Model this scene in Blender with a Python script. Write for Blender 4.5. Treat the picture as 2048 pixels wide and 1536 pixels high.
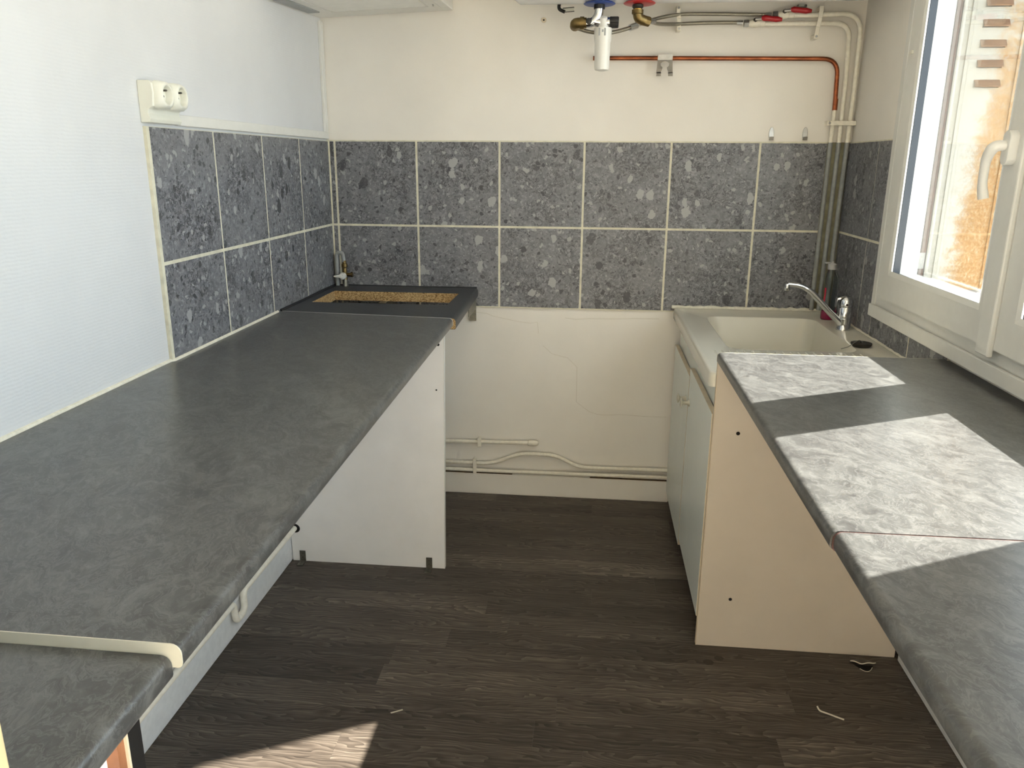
import bpy, bmesh, math, random
from mathutils import Vector, Matrix

random.seed(7)
scn = bpy.context.scene
for o in list(bpy.data.objects):
    bpy.data.objects.remove(o, do_unlink=True)
COL = scn.collection

# ------------------------------------------------------------------ camera
# world: x along the back wall (left wall at x=0), y into depth (back wall at y=0), z up (floor 0)
F_PX, YAW, PITCH, ROLL = 1562.5, 0.0989, 0.2764, 0.0069
cam_d = bpy.data.cameras.new('camera')
cam = bpy.data.objects.new('camera', cam_d)
COL.objects.link(cam)
fw = Vector((-math.sin(YAW) * math.cos(PITCH), math.cos(YAW) * math.cos(PITCH), -math.sin(PITCH)))
r0 = Vector((math.cos(YAW), math.sin(YAW), 0))
u0 = r0.cross(fw)
rr = math.cos(ROLL) * r0 + math.sin(ROLL) * u0
uu = -math.sin(ROLL) * r0 + math.cos(ROLL) * u0
M = Matrix((rr, uu, -fw)).transposed().to_4x4()
M.translation = Vector((1.072, -3.194, 1.418))
cam.matrix_world = M
cam_d.sensor_fit = 'HORIZONTAL'
cam_d.sensor_width = 36.0
cam_d.lens = F_PX / 2048 * 36.0
cam_d.clip_start = 0.02
cam_d.clip_end = 300
scn.camera = cam

# ------------------------------------------------------------------ sky, sun, exposure
SKY_STRENGTH = 5.0
SUN_STRENGTH = 60.0
world = bpy.data.worlds.new('sky')
scn.world = world
world.use_nodes = True
wn = world.node_tree
wn.nodes.clear()
wo = wn.nodes.new('ShaderNodeOutputWorld')
wb = wn.nodes.new('ShaderNodeBackground')
wb.inputs['Color'].default_value = (0.72, 0.86, 1.0, 1)
wb.inputs['Strength'].default_value = SKY_STRENGTH
wn.links.new(wb.outputs[0], wo.inputs[0])

sun_d = bpy.data.lights.new('sun', 'SUN')
sun = bpy.data.objects.new('sun', sun_d)
COL.objects.link(sun)
SUN_DIR = Vector((-1.0, -0.51, -1.04)).normalized()
sun.rotation_euler = SUN_DIR.to_track_quat('-Z', 'Y').to_euler()
sun.location = (8, 4, 9)
sun_d.energy = SUN_STRENGTH
sun_d.angle = math.radians(0.6)
sun_d.color = (1.0, 0.955, 0.875)

scn.view_settings.view_transform = 'Standard'
scn.view_settings.look = 'None'
scn.view_settings.exposure = 0.47
scn.view_settings.gamma = 1.0
scn.view_settings.use_curve_mapping = False

# ------------------------------------------------------------------ material helpers
def lin(c):
    return tuple(((v / 255) / 12.92 if v / 255 <= 0.04045 else ((v / 255 + 0.055) / 1.055) ** 2.4) for v in c) + (1.0,)

class NT:
    def __init__(s, name):
        s.m = bpy.data.materials.new(name)
        s.m.use_nodes = True
        s.t = s.m.node_tree
        s.t.nodes.clear()
        s.out = s.n('ShaderNodeOutputMaterial')
    def n(s, typ, **kw):
        nd = s.t.nodes.new(typ)
        for k, v in kw.items():
            setattr(nd, k, v)
        return nd
    def l(s, a, b):
        s.t.links.new(a, b)
    def setin(s, sock, v):
        if hasattr(v, 'is_output') or isinstance(v, bpy.types.NodeSocket):
            s.l(v, sock)
        else:
            sock.default_value = v
    def math(s, op, a, b=0.0, c=None, clamp=False):
        nd = s.n('ShaderNodeMath', operation=op, use_clamp=clamp)
        s.setin(nd.inputs[0], a)
        s.setin(nd.inputs[1], b)
        if c is not None:
            s.setin(nd.inputs[2], c)
        return nd.outputs[0]
    def vmath(s, op, a, b):
        nd = s.n('ShaderNodeVectorMath', operation=op)
        s.setin(nd.inputs[0], a)
        s.setin(nd.inputs[1], b)
        return nd.outputs[0]
    def scale(s, a, f):
        nd = s.n('ShaderNodeVectorMath', operation='SCALE')
        s.setin(nd.inputs[0], a)
        nd.inputs['Scale'].default_value = f
        return nd.outputs[0]
    def mix(s, fac, a, b):
        nd = s.n('ShaderNodeMix', data_type='RGBA')
        s.setin(nd.inputs[0], fac)
        s.setin(nd.inputs[6], a)
        s.setin(nd.inputs[7], b)
        return nd.outputs[2]
    def ramp(s, fac, stops):
        nd = s.n('ShaderNodeValToRGB')
        e = nd.color_ramp.elements
        e[0].position, e[0].color = stops[0]
        e[1].position, e[1].color = stops[1]
        for p, c in stops[2:]:
            x = e.new(p)
            x.color = c
        s.setin(nd.inputs[0], fac)
        return nd.outputs[0]
    def step(s, v, lo, hi):
        nd = s.n('ShaderNodeMapRange', interpolation_type='SMOOTHSTEP')
        s.setin(nd.inputs[0], v)
        nd.inputs[1].default_value = lo
        nd.inputs[2].default_value = hi
        return nd.outputs[0]
    def noise(s, vec, sc, det=4.0, rough=0.55, dist=0.0):
        nd = s.n('ShaderNodeTexNoise')
        s.setin(nd.inputs['Vector'], vec)
        nd.inputs['Scale'].default_value = sc
        nd.inputs['Detail'].default_value = det
        nd.inputs['Roughness'].default_value = rough
        nd.inputs['Distortion'].default_value = dist
        return nd
    def voro(s, vec, sc, feature='F1'):
        nd = s.n('ShaderNodeTexVoronoi', feature=feature)
        s.setin(nd.inputs['Vector'], vec)
        nd.inputs['Scale'].default_value = sc
        return nd
    def mapping(s, vec, scale=(1, 1, 1), rot=(0, 0, 0), loc=(0, 0, 0)):
        nd = s.n('ShaderNodeMapping')
        s.setin(nd.inputs['Vector'], vec)
        nd.inputs['Scale'].default_value = scale
        nd.inputs['Rotation'].default_value = rot
        nd.inputs['Location'].default_value = loc
        return nd.outputs[0]
    def obj(s):
        return s.n('ShaderNodeTexCoord').outputs['Object']
    def pos(s):
        return s.n('ShaderNodeNewGeometry').outputs['Position']
    def bsdf(s, color, rough=0.5, metal=0.0, spec=0.5, bump=None, bstr=0.2, bdist=0.002, **kw):
        b = s.n('ShaderNodeBsdfPrincipled')
        s.setin(b.inputs['Base Color'], color)
        s.setin(b.inputs['Roughness'], rough)
        s.setin(b.inputs['Metallic'], metal)
        b.inputs['Specular IOR Level'].default_value = spec
        for k, v in kw.items():
            b.inputs[k.replace('_', ' ')].default_value = v
        if bump is not None:
            bp = s.n('ShaderNodeBump')
            bp.inputs['Strength'].default_value = bstr
            bp.inputs['Distance'].default_value = bdist
            s.l(bump, bp.inputs['Height'])
            s.l(bp.outputs[0], b.inputs['Normal'])
        s.l(b.outputs[0], s.out.inputs[0])
        return b

MAT = {}
def simple(name, rgb, rough=0.5, metal=0.0, spec=0.5, var=0.06, sc=30.0, bstr=0.0, **kw):
    t = NT(name)
    n = t.noise(t.pos(), sc, 3.0)
    c = lin(rgb)
    c0 = tuple(v * (1 - var) for v in c[:3]) + (1,)
    c1 = tuple(min(1, v * (1 + var)) for v in c[:3]) + (1,)
    col = t.ramp(n.outputs['Fac'], [(0.3, c0), (0.7, c1)])
    t.bsdf(col, rough, metal, spec, n.outputs['Fac'] if bstr else None, bstr, **kw)
    MAT[name] = t.m
    return t.m

# wall paint
def wall_mat(name, rgb, weave):
    t = NT(name)
    p = t.pos()
    big = t.noise(p, 2.2, 4.0)
    fine = t.noise(p, 60.0, 3.0)
    c = lin(rgb)
    c0 = tuple(v * 0.93 for v in c[:3]) + (1,)
    col = t.ramp(big.outputs['Fac'], [(0.32, c0), (0.62, c)])
    sc = t.noise(t.mapping(p, (3.0, 3.0, 9.0)), 3.0, 8.0, 0.7)
    scuff = t.step(sc.outputs['Fac'], 0.69, 0.78)
    col = t.mix(t.math('MULTIPLY', scuff, 0.25), col, lin((150, 140, 122)))
    if weave:
        wv = t.n('ShaderNodeTexWave', wave_type='BANDS', bands_direction='Z')
        t.l(t.vmath('ADD', p, t.scale(fine.outputs['Color'], 0.004)), wv.inputs['Vector'])
        wv.inputs['Scale'].default_value = 42.0
        wv.inputs['Distortion'].default_value = 3.0
        wv.inputs['Detail'].default_value = 3.0
        h = t.math('ADD', t.math('MULTIPLY', wv.outputs['Fac'], 0.5), fine.outputs['Fac'])
        t.bsdf(col, 0.55, 0, 0.35, h, 0.16, 0.002)
    else:
        wob = t.noise(p, 9.0, 5.0, 0.6)
        h = t.math('ADD', t.math('MULTIPLY', fine.outputs['Fac'], 0.35), wob.outputs['Fac'])
        t.bsdf(col, 0.5, 0, 0.4, h, 0.22, 0.004)
    MAT[name] = t.m
wall_mat('wall_paint', (243, 237, 227), False)
wall_mat('wall_paper', (222, 222, 222), True)
simple('ceiling_paint', (240, 238, 232), 0.8)
simple('white_paint', (226, 226, 224), 0.4, var=0.05, sc=50, bstr=0.15)
simple('pipe_paint', (241, 234, 217), 0.38, var=0.07, sc=70, bstr=0.25)
simple('pipe_grey', (150, 152, 150), 0.45, var=0.12, sc=60, bstr=0.2)
simple('pvc', (228, 226, 219), 0.28, var=0.02)
simple('pvc_handle', (228, 226, 220), 0.3, var=0.02)
simple('gasket', (34, 36, 40), 0.35, var=0.1)
simple('melamine_beige_shade', (210, 196, 178), 0.42, var=0.03, sc=8)  # beige melamine, with the side panel's shade put into a darker tone
simple('melamine', (243, 239, 234), 0.42, var=0.03, sc=8)
simple('melamine_door', (236, 239, 230), 0.3, var=0.03, sc=6)
simple('edge_cream', (222, 204, 176), 0.45, var=0.08, sc=40)
simple('ceramic', (212, 207, 192), 0.12, spec=0.6, var=0.02, sc=6)
simple('sealant', (226, 220, 202), 0.5, var=0.1, sc=80, bstr=0.5)
simple('sealant_black', (30, 32, 36), 0.5, var=0.2, sc=90, bstr=0.5)
simple('grout', (220, 214, 192), 0.8, var=0.12, sc=40)
simple('socket', (236, 234, 220), 0.3, var=0.02)
simple('socket_dark', (35, 33, 32), 0.5)
simple('steel', (170, 170, 168), 0.35, metal=1.0, var=0.1, sc=60)
simple('steel_dark', (120, 116, 110), 0.45, metal=1.0, var=0.15, sc=60)
simple('chrome', (215, 216, 218), 0.12, metal=1.0, var=0.03)
simple('brass', (124, 106, 70), 0.45, metal=1.0, var=0.2, sc=70)
simple('brass_bright', (215, 170, 80), 0.3, metal=1.0, var=0.1)
simple('black_plastic', (28, 27, 27), 0.45, var=0.1)
simple('red_plastic', (176, 30, 36), 0.35, var=0.05)
simple('blue_plastic', (34, 66, 140), 0.4, var=0.05)
simple('enamel', (238, 239, 238), 0.25, var=0.015)
simple('hood_metal', (228, 226, 220), 0.35, var=0.03)
simple('lamp_cover', (150, 152, 152), 0.4, var=0.06)
simple('aluminium', (225, 225, 222), 0.3, metal=0.6, var=0.04)
simple('edge_white', (206, 200, 182), 0.4, var=0.03)
simple('zinc', (140, 138, 128), 0.42, metal=0.9, var=0.2, sc=80)
simple('wood_orange', (226, 150, 62), 0.4, var=0.12, sc=12)
simple('bounce_floor_pale', (204, 190, 168), 0.5, var=0.06, sc=6)  # pale tone chosen so the added rear floor bounces light
simple('wood_brown', (150, 98, 66), 0.45, var=0.2, sc=40)
simple('seam_brown', (92, 62, 58), 0.7, var=0.3, sc=60)
simple('door_cream', (206, 190, 148), 0.5, var=0.04)
simple('rubber', (40, 38, 34), 0.55, var=0.15)
simple('pink_liquid', (196, 24, 92), 0.2, var=0.05)
simple('pink_label', (204, 40, 70), 0.4, var=0.1)
simple('bottle_cap', (186, 184, 184), 0.35, var=0.05)
simple('reveal_paint', (150, 148, 143), 0.7, var=0.05)
simple('sill_stone', (168, 164, 156), 0.7, var=0.1)
simple('ground', (150, 146, 138), 0.9, var=0.2, sc=1.5)
simple('crack', (206, 195, 178), 0.8)
simple('grime', (112, 88, 58), 0.9, var=0.4, sc=60)
simple('floor_stain', (46, 36, 29), 0.5, var=0.1)
simple('hole_dark', (22, 18, 16), 0.9)
simple('paper_white', (214, 206, 186), 0.7, var=0.1)
simple('corner_board', (150, 146, 120), 0.7, var=0.25, sc=25, bstr=0.3)

# dark marbled laminate
def laminate(name, base, veil, rough, dark):
    t = NT(name)
    p = t.mapping(t.pos(), (1.0, 0.62, 1.0), (0, 0, 0.5))
    warp = t.noise(p, 5.0, 5.0, 0.6)
    pd = t.vmath('ADD', p, t.scale(warp.outputs['Color'], 0.16))
    a = t.noise(t.mapping(pd, (1.0, 2.0, 1.0)), 17.0, 10.0, 0.70, 0.8)
    b = t.noise(pd, 70.0, 7.0, 0.72, 1.4)
    veins = t.math('ABSOLUTE', t.math('SUBTRACT', t.noise(t.mapping(pd, (1.0, 2.0, 1.0)), 26.0, 9.0, 0.70, 1.0).outputs['Fac'], 0.5))
    vm = t.math('SUBTRACT', 1.0, t.step(veins, 0.0, 0.035))
    col = t.ramp(a.outputs['Fac'], [(0.34, lin(dark)), (0.5, lin(base)), (0.68, lin(veil))])
    col = t.mix(t.math('MULTIPLY', t.step(b.outputs['Fac'], 0.5, 0.72), 0.5), col, lin(veil))
    col = t.mix(t.math('MULTIPLY', vm, 0.5), col, lin(tuple(min(255, v + 12) for v in veil)))
    rg = t.math('MULTIPLY_ADD', a.outputs['Fac'], 0.07, rough)
    t.bsdf(col, rg, 0, 0.62, b.outputs['Fac'], 0.02, 0.0005)
    MAT[name] = t.m
laminate('laminate', (73, 73, 72), (100, 100, 98), 0.26, (58, 57, 57))
laminate('laminate_hob', (44, 46, 50), (56, 59, 63), 0.36, (36, 38, 41))

# stone-print tiles
def tile_mat():
    t = NT('tile')
    oi = t.n('ShaderNodeObjectInfo')
    off = t.n('ShaderNodeCombineXYZ')
    t.l(t.math('MULTIPLY', oi.outputs['Random'], 37.0), off.inputs[0])
    t.l(t.math('MULTIPLY', oi.outputs['Random'], 11.0), off.inputs[1])
    t.l(t.math('MULTIPLY', oi.outputs['Random'], 53.0), off.inputs[2])
    p = t.vmath('ADD', t.obj(), off.outputs[0])
    w = t.noise(p, 14.0, 4.0, 0.6)
    pd = t.vmath('ADD', p, t.scale(w.outputs['Color'], 0.045))
    w2 = t.noise(p, 60.0, 3.0, 0.6)
    ps = t.vmath('ADD', pd, t.scale(w2.outputs['Color'], 0.018))
    flow = t.noise(pd, 46.0, 7.0, 0.72, 1.6)
    big = t.noise(p, 7.0, 3.0)
    col = t.ramp(flow.outputs['Fac'], [(0.32, lin((86, 86, 91))), (0.45, lin((116, 116, 120))), (0.57, lin((130, 130, 133))), (0.70, lin((166, 166, 168)))])
    # fine dark fissures gathered in drifts
    fis = t.math('ABSOLUTE', t.math('SUBTRACT', t.noise(pd, 30.0, 6.0, 0.7, 0.9).outputs['Fac'], 0.5))
    fm = t.math('SUBTRACT', 1.0, t.step(fis, 0.006, 0.034))
    fm = t.math('MULTIPLY', fm, t.step(big.outputs['Fac'], 0.42, 0.58))
    col = t.mix(t.math('MULTIPLY', fm, 0.9), col, lin((58, 58, 61)))
    def pebbles(sc, vec, col, prob, rmin, rmax, light, dark, am):
        v = t.voro(vec, sc)
        sep = t.n('ShaderNodeSeparateColor')
        t.l(v.outputs['Color'], sep.inputs[0])
        rad = t.math('MULTIPLY_ADD', t.step(sep.outputs[0], prob, 1.0), rmax - rmin, rmin)
        on = t.math('GREATER_THAN', sep.outputs[0], prob)
        ins = t.math('LESS_THAN', v.outputs['Distance'], rad)
        m = t.math('MULTIPLY', on, ins)
        tone = t.mix(t.math('GREATER_THAN', sep.outputs[1], 0.5), light, dark)
        grain = t.step(t.noise(vec, sc * 6, 4.0, 0.7, 2.0).outputs['Fac'], 0.36, 0.5)
        hole = t.math('MAXIMUM', grain, t.math('LESS_THAN', sep.outputs[1], 0.62))
        return t.mix(t.math('MULTIPLY', t.math('MULTIPLY', m, am), hole), col, tone)
    col = pebbles(110.0, ps, col, 0.52, 0.18, 0.48, lin((148, 148, 151)), lin((62, 62, 67)), 0.85)
    col = pebbles(48.0, ps, col, 0.62, 0.16, 0.44, lin((164, 163, 163)), lin((64, 64, 67)), 0.92)
    col = pebbles(21.0, t.mapping(ps, (1.2, 1.0, 0.85)), col, 0.68, 0.14, 0.42, lin((168, 167, 167)), lin((68, 68, 71)), 0.92)
    t.bsdf(col, 0.42, 0, 0.5, flow.outputs['Fac'], 0.12, 0.001)
    MAT['tile'] = t.m
tile_mat()

# dark wood print flooring
def plank_mat():
    t = NT('plank')
    oi = t.n('ShaderNodeObjectInfo')
    off = t.n('ShaderNodeCombineXYZ')
    t.l(t.math('MULTIPLY', oi.outputs['Random'], 41.0), off.inputs[0])
    t.l(t.math('MULTIPLY', oi.outputs['Random'], 17.0), off.inputs[1])
    p = t.vmath('ADD', t.pos(), off.outputs[0])
    warp = t.noise(t.mapping(p, (1.6, 6.0, 1.0)), 2.0, 3.0, 0.5)
    ring = t.n('ShaderNodeTexWave', wave_type='BANDS', bands_direction='Y', wave_profile='SAW')
    t.l(t.vmath('ADD', t.mapping(p, (0.12, 1.0, 1.0)), t.scale(warp.outputs['Color'], 0.16)), ring.inputs['Vector'])
    ring.inputs['Scale'].default_value = 26.0
    ring.inputs['Distortion'].default_value = 1.5
    ring.inputs['Detail'].default_value = 2.0
    fib = t.noise(t.mapping(p, (5.0, 130.0, 1.0)), 1.0, 6.0, 0.7)
    tone = t.noise(t.mapping(p, (1.5, 9.0, 1.0)), 1.0, 3.0)
    v = t.math('ADD', t.math('MULTIPLY', ring.outputs['Fac'], 0.22), t.math('MULTIPLY', fib.outputs['Fac'], 0.62))
    v = t.math('ADD', v, t.math('MULTIPLY', tone.outputs['Fac'], 0.34))
    v = t.math('ADD', v, t.math('MULTIPLY', oi.outputs['Random'], 0.14))
    col = t.ramp(v, [(0.46, lin((50, 43, 37))), (0.62, lin((74, 65, 57))), (0.78, lin((100, 90, 80))), (0.98, lin((150, 139, 126)))])
    t.bsdf(col, 0.46, 0, 0.4, fib.outputs['Fac'], 0.10, 0.001)
    MAT['plank'] = t.m
plank_mat()

def chipboard():
    t = NT('chipboard')
    p = t.pos()
    v = t.voro(t.mapping(p, (1.0, 1.0, 1.6)), 260.0)
    sep = t.n('ShaderNodeSeparateColor')
    t.l(v.outputs['Color'], sep.inputs[0])
    n = t.noise(p, 120.0, 4.0)
    f = t.math('ADD', t.math('MULTIPLY', sep.outputs[0], 0.6), t.math('MULTIPLY', n.outputs['Fac'], 0.4))
    col = t.ramp(f, [(0.2, lin((112, 84, 50))), (0.45, lin((172, 140, 96))), (0.8, lin((206, 178, 132)))])
    t.bsdf(col, 0.85, 0, 0.2, f, 0.4, 0.001)
    MAT['chipboard'] = t.m
chipboard()

def copper():
    t = NT('copper')
    n = t.noise(t.mapping(t.pos(), (6, 30, 14)), 3.0, 5.0)
    col = t.ramp(n.outputs['Fac'], [(0.3, lin((104, 62, 42))), (0.55, lin((164, 94, 62))), (0.75, lin((196, 122, 84)))])
    t.bsdf(col, 0.38, 0.9, 0.5)
    MAT['copper'] = t.m
copper()

def braid():
    t = NT('braid')
    wv = t.n('ShaderNodeTexWave', wave_type='BANDS', bands_direction='DIAGONAL')
    t.l(t.pos(), wv.inputs['Vector'])
    wv.inputs['Scale'].default_value = 160.0
    col = t.ramp(wv.outputs['Fac'], [(0.2, lin((120, 114, 100))), (0.8, lin((186, 180, 166)))])
    t.bsdf(col, 0.4, 0.85, 0.5, wv.outputs['Fac'], 0.4, 0.001)
    MAT['braid'] = t.m
braid()

def rusty():
    t = NT('rusty_paint')
    p = t.pos()
    sep = t.n('ShaderNodeSeparateXYZ')
    t.l(p, sep.inputs[0])
    n = t.noise(p, 26.0, 9.0, 0.78, 0.5)
    n2 = t.noise(t.mapping(p, (1.0, 1.0, 0.6)), 130.0, 5.0, 0.75)
    sx = t.step(sep.outputs[0], 2.12, 2.27)
    sz = t.math('SUBTRACT', 1.0, t.step(sep.outputs[2], 1.05, 1.95))
    cover = t.math('ADD', t.math('MULTIPLY', sx, 0.34), t.math('MULTIPLY', sz, 0.20))
    f = t.math('ADD', t.math('ADD', t.math('MULTIPLY', n.outputs['Fac'], 0.62), t.math('MULTIPLY', n2.outputs['Fac'], 0.38)), t.math('SUBTRACT', cover, 0.30))
    m = t.step(f, 0.46, 0.62)
    rust = t.ramp(n2.outputs['Fac'], [(0.3, lin((138, 98, 58))), (0.52, lin((156, 122, 80))), (0.66, lin((172, 160, 136)))])
    col = t.mix(m, lin((172, 169, 160)), rust)
    t.bsdf(col, 0.7, 0, 0.3, n.outputs['Fac'], 0.2, 0.001)
    MAT['rusty_paint'] = t.m
rusty()
simple('louver_rust', (122, 88, 62), 0.75, var=0.3, sc=90)
simple('rust_bar', (96, 74, 62), 0.75, var=0.25, sc=60)

def clear(name, tint, strength):
    t = NT(name)
    tr = t.n('ShaderNodeBsdfTransparent')
    tr.inputs[0].default_value = tint
    gl = t.n('ShaderNodeBsdfGlossy')
    gl.inputs['Roughness'].default_value = 0.02
    fr = t.n('ShaderNodeFresnel')
    fr.inputs[0].default_value = 1.45
    mx = t.n('ShaderNodeMixShader')
    t.l(t.math('MULTIPLY', fr.outputs[0], strength), mx.inputs[0])
    t.l(tr.outputs[0], mx.inputs[1])
    t.l(gl.outputs[0], mx.inputs[2])
    t.l(mx.outputs[0], t.out.inputs[0])
    MAT[name] = t.m
clear('window_glass', (0.97, 0.98, 0.97, 1), 0.6)
clear('bottle_plastic', (0.78, 0.82, 0.82, 1), 0.75)
clear('clear_clip', (0.86, 0.88, 0.86, 1), 1.0)

# ------------------------------------------------------------------ mesh helpers
def bm_box(bm, x0, x1, y0, y1, z0, z1):
    v = [bm.verts.new((x, y, z)) for x in (x0, x1) for y in (y0, y1) for z in (z0, z1)]
    for f in ((0, 1, 3, 2), (4, 6, 7, 5), (0, 4, 5, 1), (2, 3, 7, 6), (0, 2, 6, 4), (1, 5, 7, 3)):
        bm.faces.new([v[i] for i in f])
    return v

def loft(bm, rings, close=True, cap=True):
    vs = [[bm.verts.new(p) for p in r] for r in rings]
    n = len(vs[0])
    for a, b in zip(vs, vs[1:]):
        for i in range(n if close else n - 1):
            j = (i + 1) % n
            bm.faces.new((a[i], a[j], b[j], b[i]))
    if cap:
        bm.faces.new(vs[0][::-1])
        bm.faces.new(vs[-1])
    return vs

def fillet(pts, r=0.03, n=6):
    pts = [Vector(p) for p in pts]
    out = [pts[0]]
    for a, b, c in zip(pts, pts[1:], pts[2:]):
        d1, d2 = (a - b), (c - b)
        rad = min(r, d1.length * 0.49, d2.length * 0.49)
        p0, p1 = b + d1.normalized() * rad, b + d2.normalized() * rad
        for k in range(n + 1):
            s = k / n
            out.append(p0 * (1 - s) ** 2 + b * 2 * s * (1 - s) + p1 * s * s)
    out.append(pts[-1])
    return out

def tube(bm, pts, r, seg=12, rad=None):
    pts = [Vector(p) for p in pts]
    rings = []
    ref = None
    for i, p in enumerate(pts):
        d = (pts[min(i + 1, len(pts) - 1)] - pts[max(i - 1, 0)]).normalized()
        if ref is None:
            ref = Vector((0, 0, 1)) if abs(d.z) < 0.9 else Vector((0, 1, 0))
        a = d.cross(ref).normalized()
        b = a.cross(d).normalized()
        ref = b
        rr_ = rad[i] if rad else r
        rings.append([p + (a * math.cos(t) + b * math.sin(t)) * rr_ for t in [2 * math.pi * k / seg for k in range(seg)]])
    loft(bm, rings)

def lathe(bm, prof, o=(0, 0, 0), axis='z', seg=24):
    """prof: list of (radius, distance along the axis)"""
    o = Vector(o)
    rings = []
    for r, h in prof:
        ring = []
        for k in range(seg):
            a = 2 * math.pi * k / seg
            c, s = math.cos(a) * r, math.sin(a) * r
            ring.append(o + Vector({'z': (c, s, h), 'x': (h, c, s), 'y': (s, h, c)}[axis]))
        rings.append(ring)
    loft(bm, rings)

def prism(bm, poly, axis, a, b):
    """extrude polygon (2D) along axis from a to b; 2D coords are the other two axes in xyz order"""
    def P(u, v, w):
        return {'x': (w, u, v), 'y': (u, w, v), 'z': (u, v, w)}[axis]
    loft(bm, [[P(u, v, a) for u, v in poly], [P(u, v, b) for u, v in poly]])

def finish(name, bm, mat, parent=None, smooth=False, bevel=0.0, bseg=2, angle=40):
    bmesh.ops.recalc_face_normals(bm, faces=bm.faces[:])
    me = bpy.data.meshes.new(name)
    bm.to_mesh(me)
    bm.free()
    me.materials.append(MAT[mat])
    o = bpy.data.objects.new(name, me)
    COL.objects.link(o)
    if parent is not None:
        o.parent = parent
    if smooth:
        for p in me.polygons:
            p.use_smooth = True
        try:
            me.set_sharp_from_angle(angle=math.radians(angle))
        except Exception:
            pass
    if bevel > 0:
        md = o.modifiers.new('bevel', 'BEVEL')
        md.width = bevel
        md.segments = bseg
        md.limit_method = 'ANGLE'
        md.angle_limit = math.radians(40)
    return o

def box(name, b, mat, parent=None, bevel=0.0):
    bm = bmesh.new()
    bm_box(bm, *b)
    return finish(name, bm, mat, parent, bevel=bevel)

def tubeobj(name, pts, r, mat, parent=None, seg=12, rad=None):
    bm = bmesh.new()
    tube(bm, pts, r, seg, rad)
    return finish(name, bm, mat, parent, smooth=True)

def latheobj(name, prof, o, axis, mat, parent=None, seg=24, angle=40):
    bm = bmesh.new()
    lathe(bm, prof, o, axis, seg)
    return finish(name, bm, mat, parent, smooth=True, angle=angle)

def empty(name, loc=(0, 0, 0)):
    """root of a thing; its parts are given in world coordinates and keep them"""
    o = bpy.data.objects.new(name, None)
    o.empty_display_size = 0.05
    COL.objects.link(o)
    o.location = loc
    return o

def settle(root):
    """parts were modelled in world coordinates: keep them there under a root standing at its base"""
    inv = Matrix.Translation(-root.location)
    for c in root.children:
        c.matrix_parent_inverse = inv
    return root

def tag(o, label, cat, group=None):
    o['label'] = label
    o['category'] = cat
    if group:
        o['group'] = group
    return o

def struct(o, label=None, cat=None):
    o['kind'] = 'structure'
    if label:
        o['label'] = label
    if cat:
        o['category'] = cat
    return o

# ------------------------------------------------------------------ room shell
W, L, H = 2.033, -5.4, 2.55            # width, rear wall y, ceiling
WY0, WY1, WZ0, WZ1 = -2.155, -0.485, 0.93, 2.28   # window opening

floor = struct(box('floor', (-0.1, W + 0.1, -3.0, 0.1, -0.10, -0.003), 'plank'), 'dark wood-look vinyl floor of narrow staggered planks', 'floor')
struct(box('added_bounce_floor', (-0.1, W + 0.1, L - 0.1, -3.0, -0.10, -0.001), 'bounce_floor_pale'), 'invented pale floor behind the camera, added to bounce light', 'floor')  # unseen floor, added to throw sunlight forward into the kitchen
ceil = struct(box('ceiling', (-0.1, W + 0.35, L - 0.1, 0.1, H, H + 0.1), 'ceiling_paint'), 'white painted ceiling above the kitchen', 'ceiling')
wall_back = struct(box('wall_back', (-0.1, W + 0.1, 0.0, 0.12, -0.1, H), 'wall_paint'), 'cream-white back wall with two rows of grey tiles', 'wall')
wall_left = struct(box('wall_left', (-0.12, 0.0, L, 0.0, -0.1, H), 'wall_paper'), 'white textured left wall above the long worktop', 'wall')
struct(box('wall_rear', (-0.1, W + 0.1, L - 0.12, L, -0.1, H), 'wall_paint'), 'plain white wall far behind the camera', 'wall')
bm = bmesh.new()
XW = 2.09
D0, D1, DZ = -5.00, -2.78, 2.40       # opening for the added balcony door, invented for fill light
for b in ((W, XW, D1, 0.12, -0.1, WZ0), (W, XW, D1, 0.12, WZ1, H), (W, XW, WY1, 0.12, WZ0, WZ1), (W, XW, D1, WY0, WZ0, WZ1),
          (W, XW, D0, D1, DZ, H), (W, XW, D0, D1, -0.1, 0.05), (W, XW, L, D0, -0.1, H)):
    bm_box(bm, *b)
wall_right = struct(finish('wall_right', bm, 'wall_paint'), 'white right wall holding the double window', 'wall')
RY0, RY1, RZ0, RZ1 = -2.04, -0.60, 1.03, 2.22       # reveal in the masonry
bm = bmesh.new()
for b in ((XW, 2.30, D1, 0.12, -6.0, RZ0), (XW, 2.30, D1, 0.12, RZ1, 4.5), (XW, 2.30, RY1, 0.12, RZ0, RZ1), (XW, 2.30, D1, RY0, RZ0, RZ1),
          (XW, 2.30, D0, D1, DZ, 4.5), (XW, 2.30, D0, D1, -6.0, 0.05), (XW, 2.30, L, D0, -6.0, 4.5)):
    bm_box(bm, *b)
struct(finish('wall_facade', bm, 'reveal_paint'), 'pale rendered outer wall and window reveal outside the glass', 'wall')
struct(box('ground', (2.4, 60, -40, 40, -6.2, -6.0), 'ground'), 'pale paved ground far below the window', 'ground')

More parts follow.
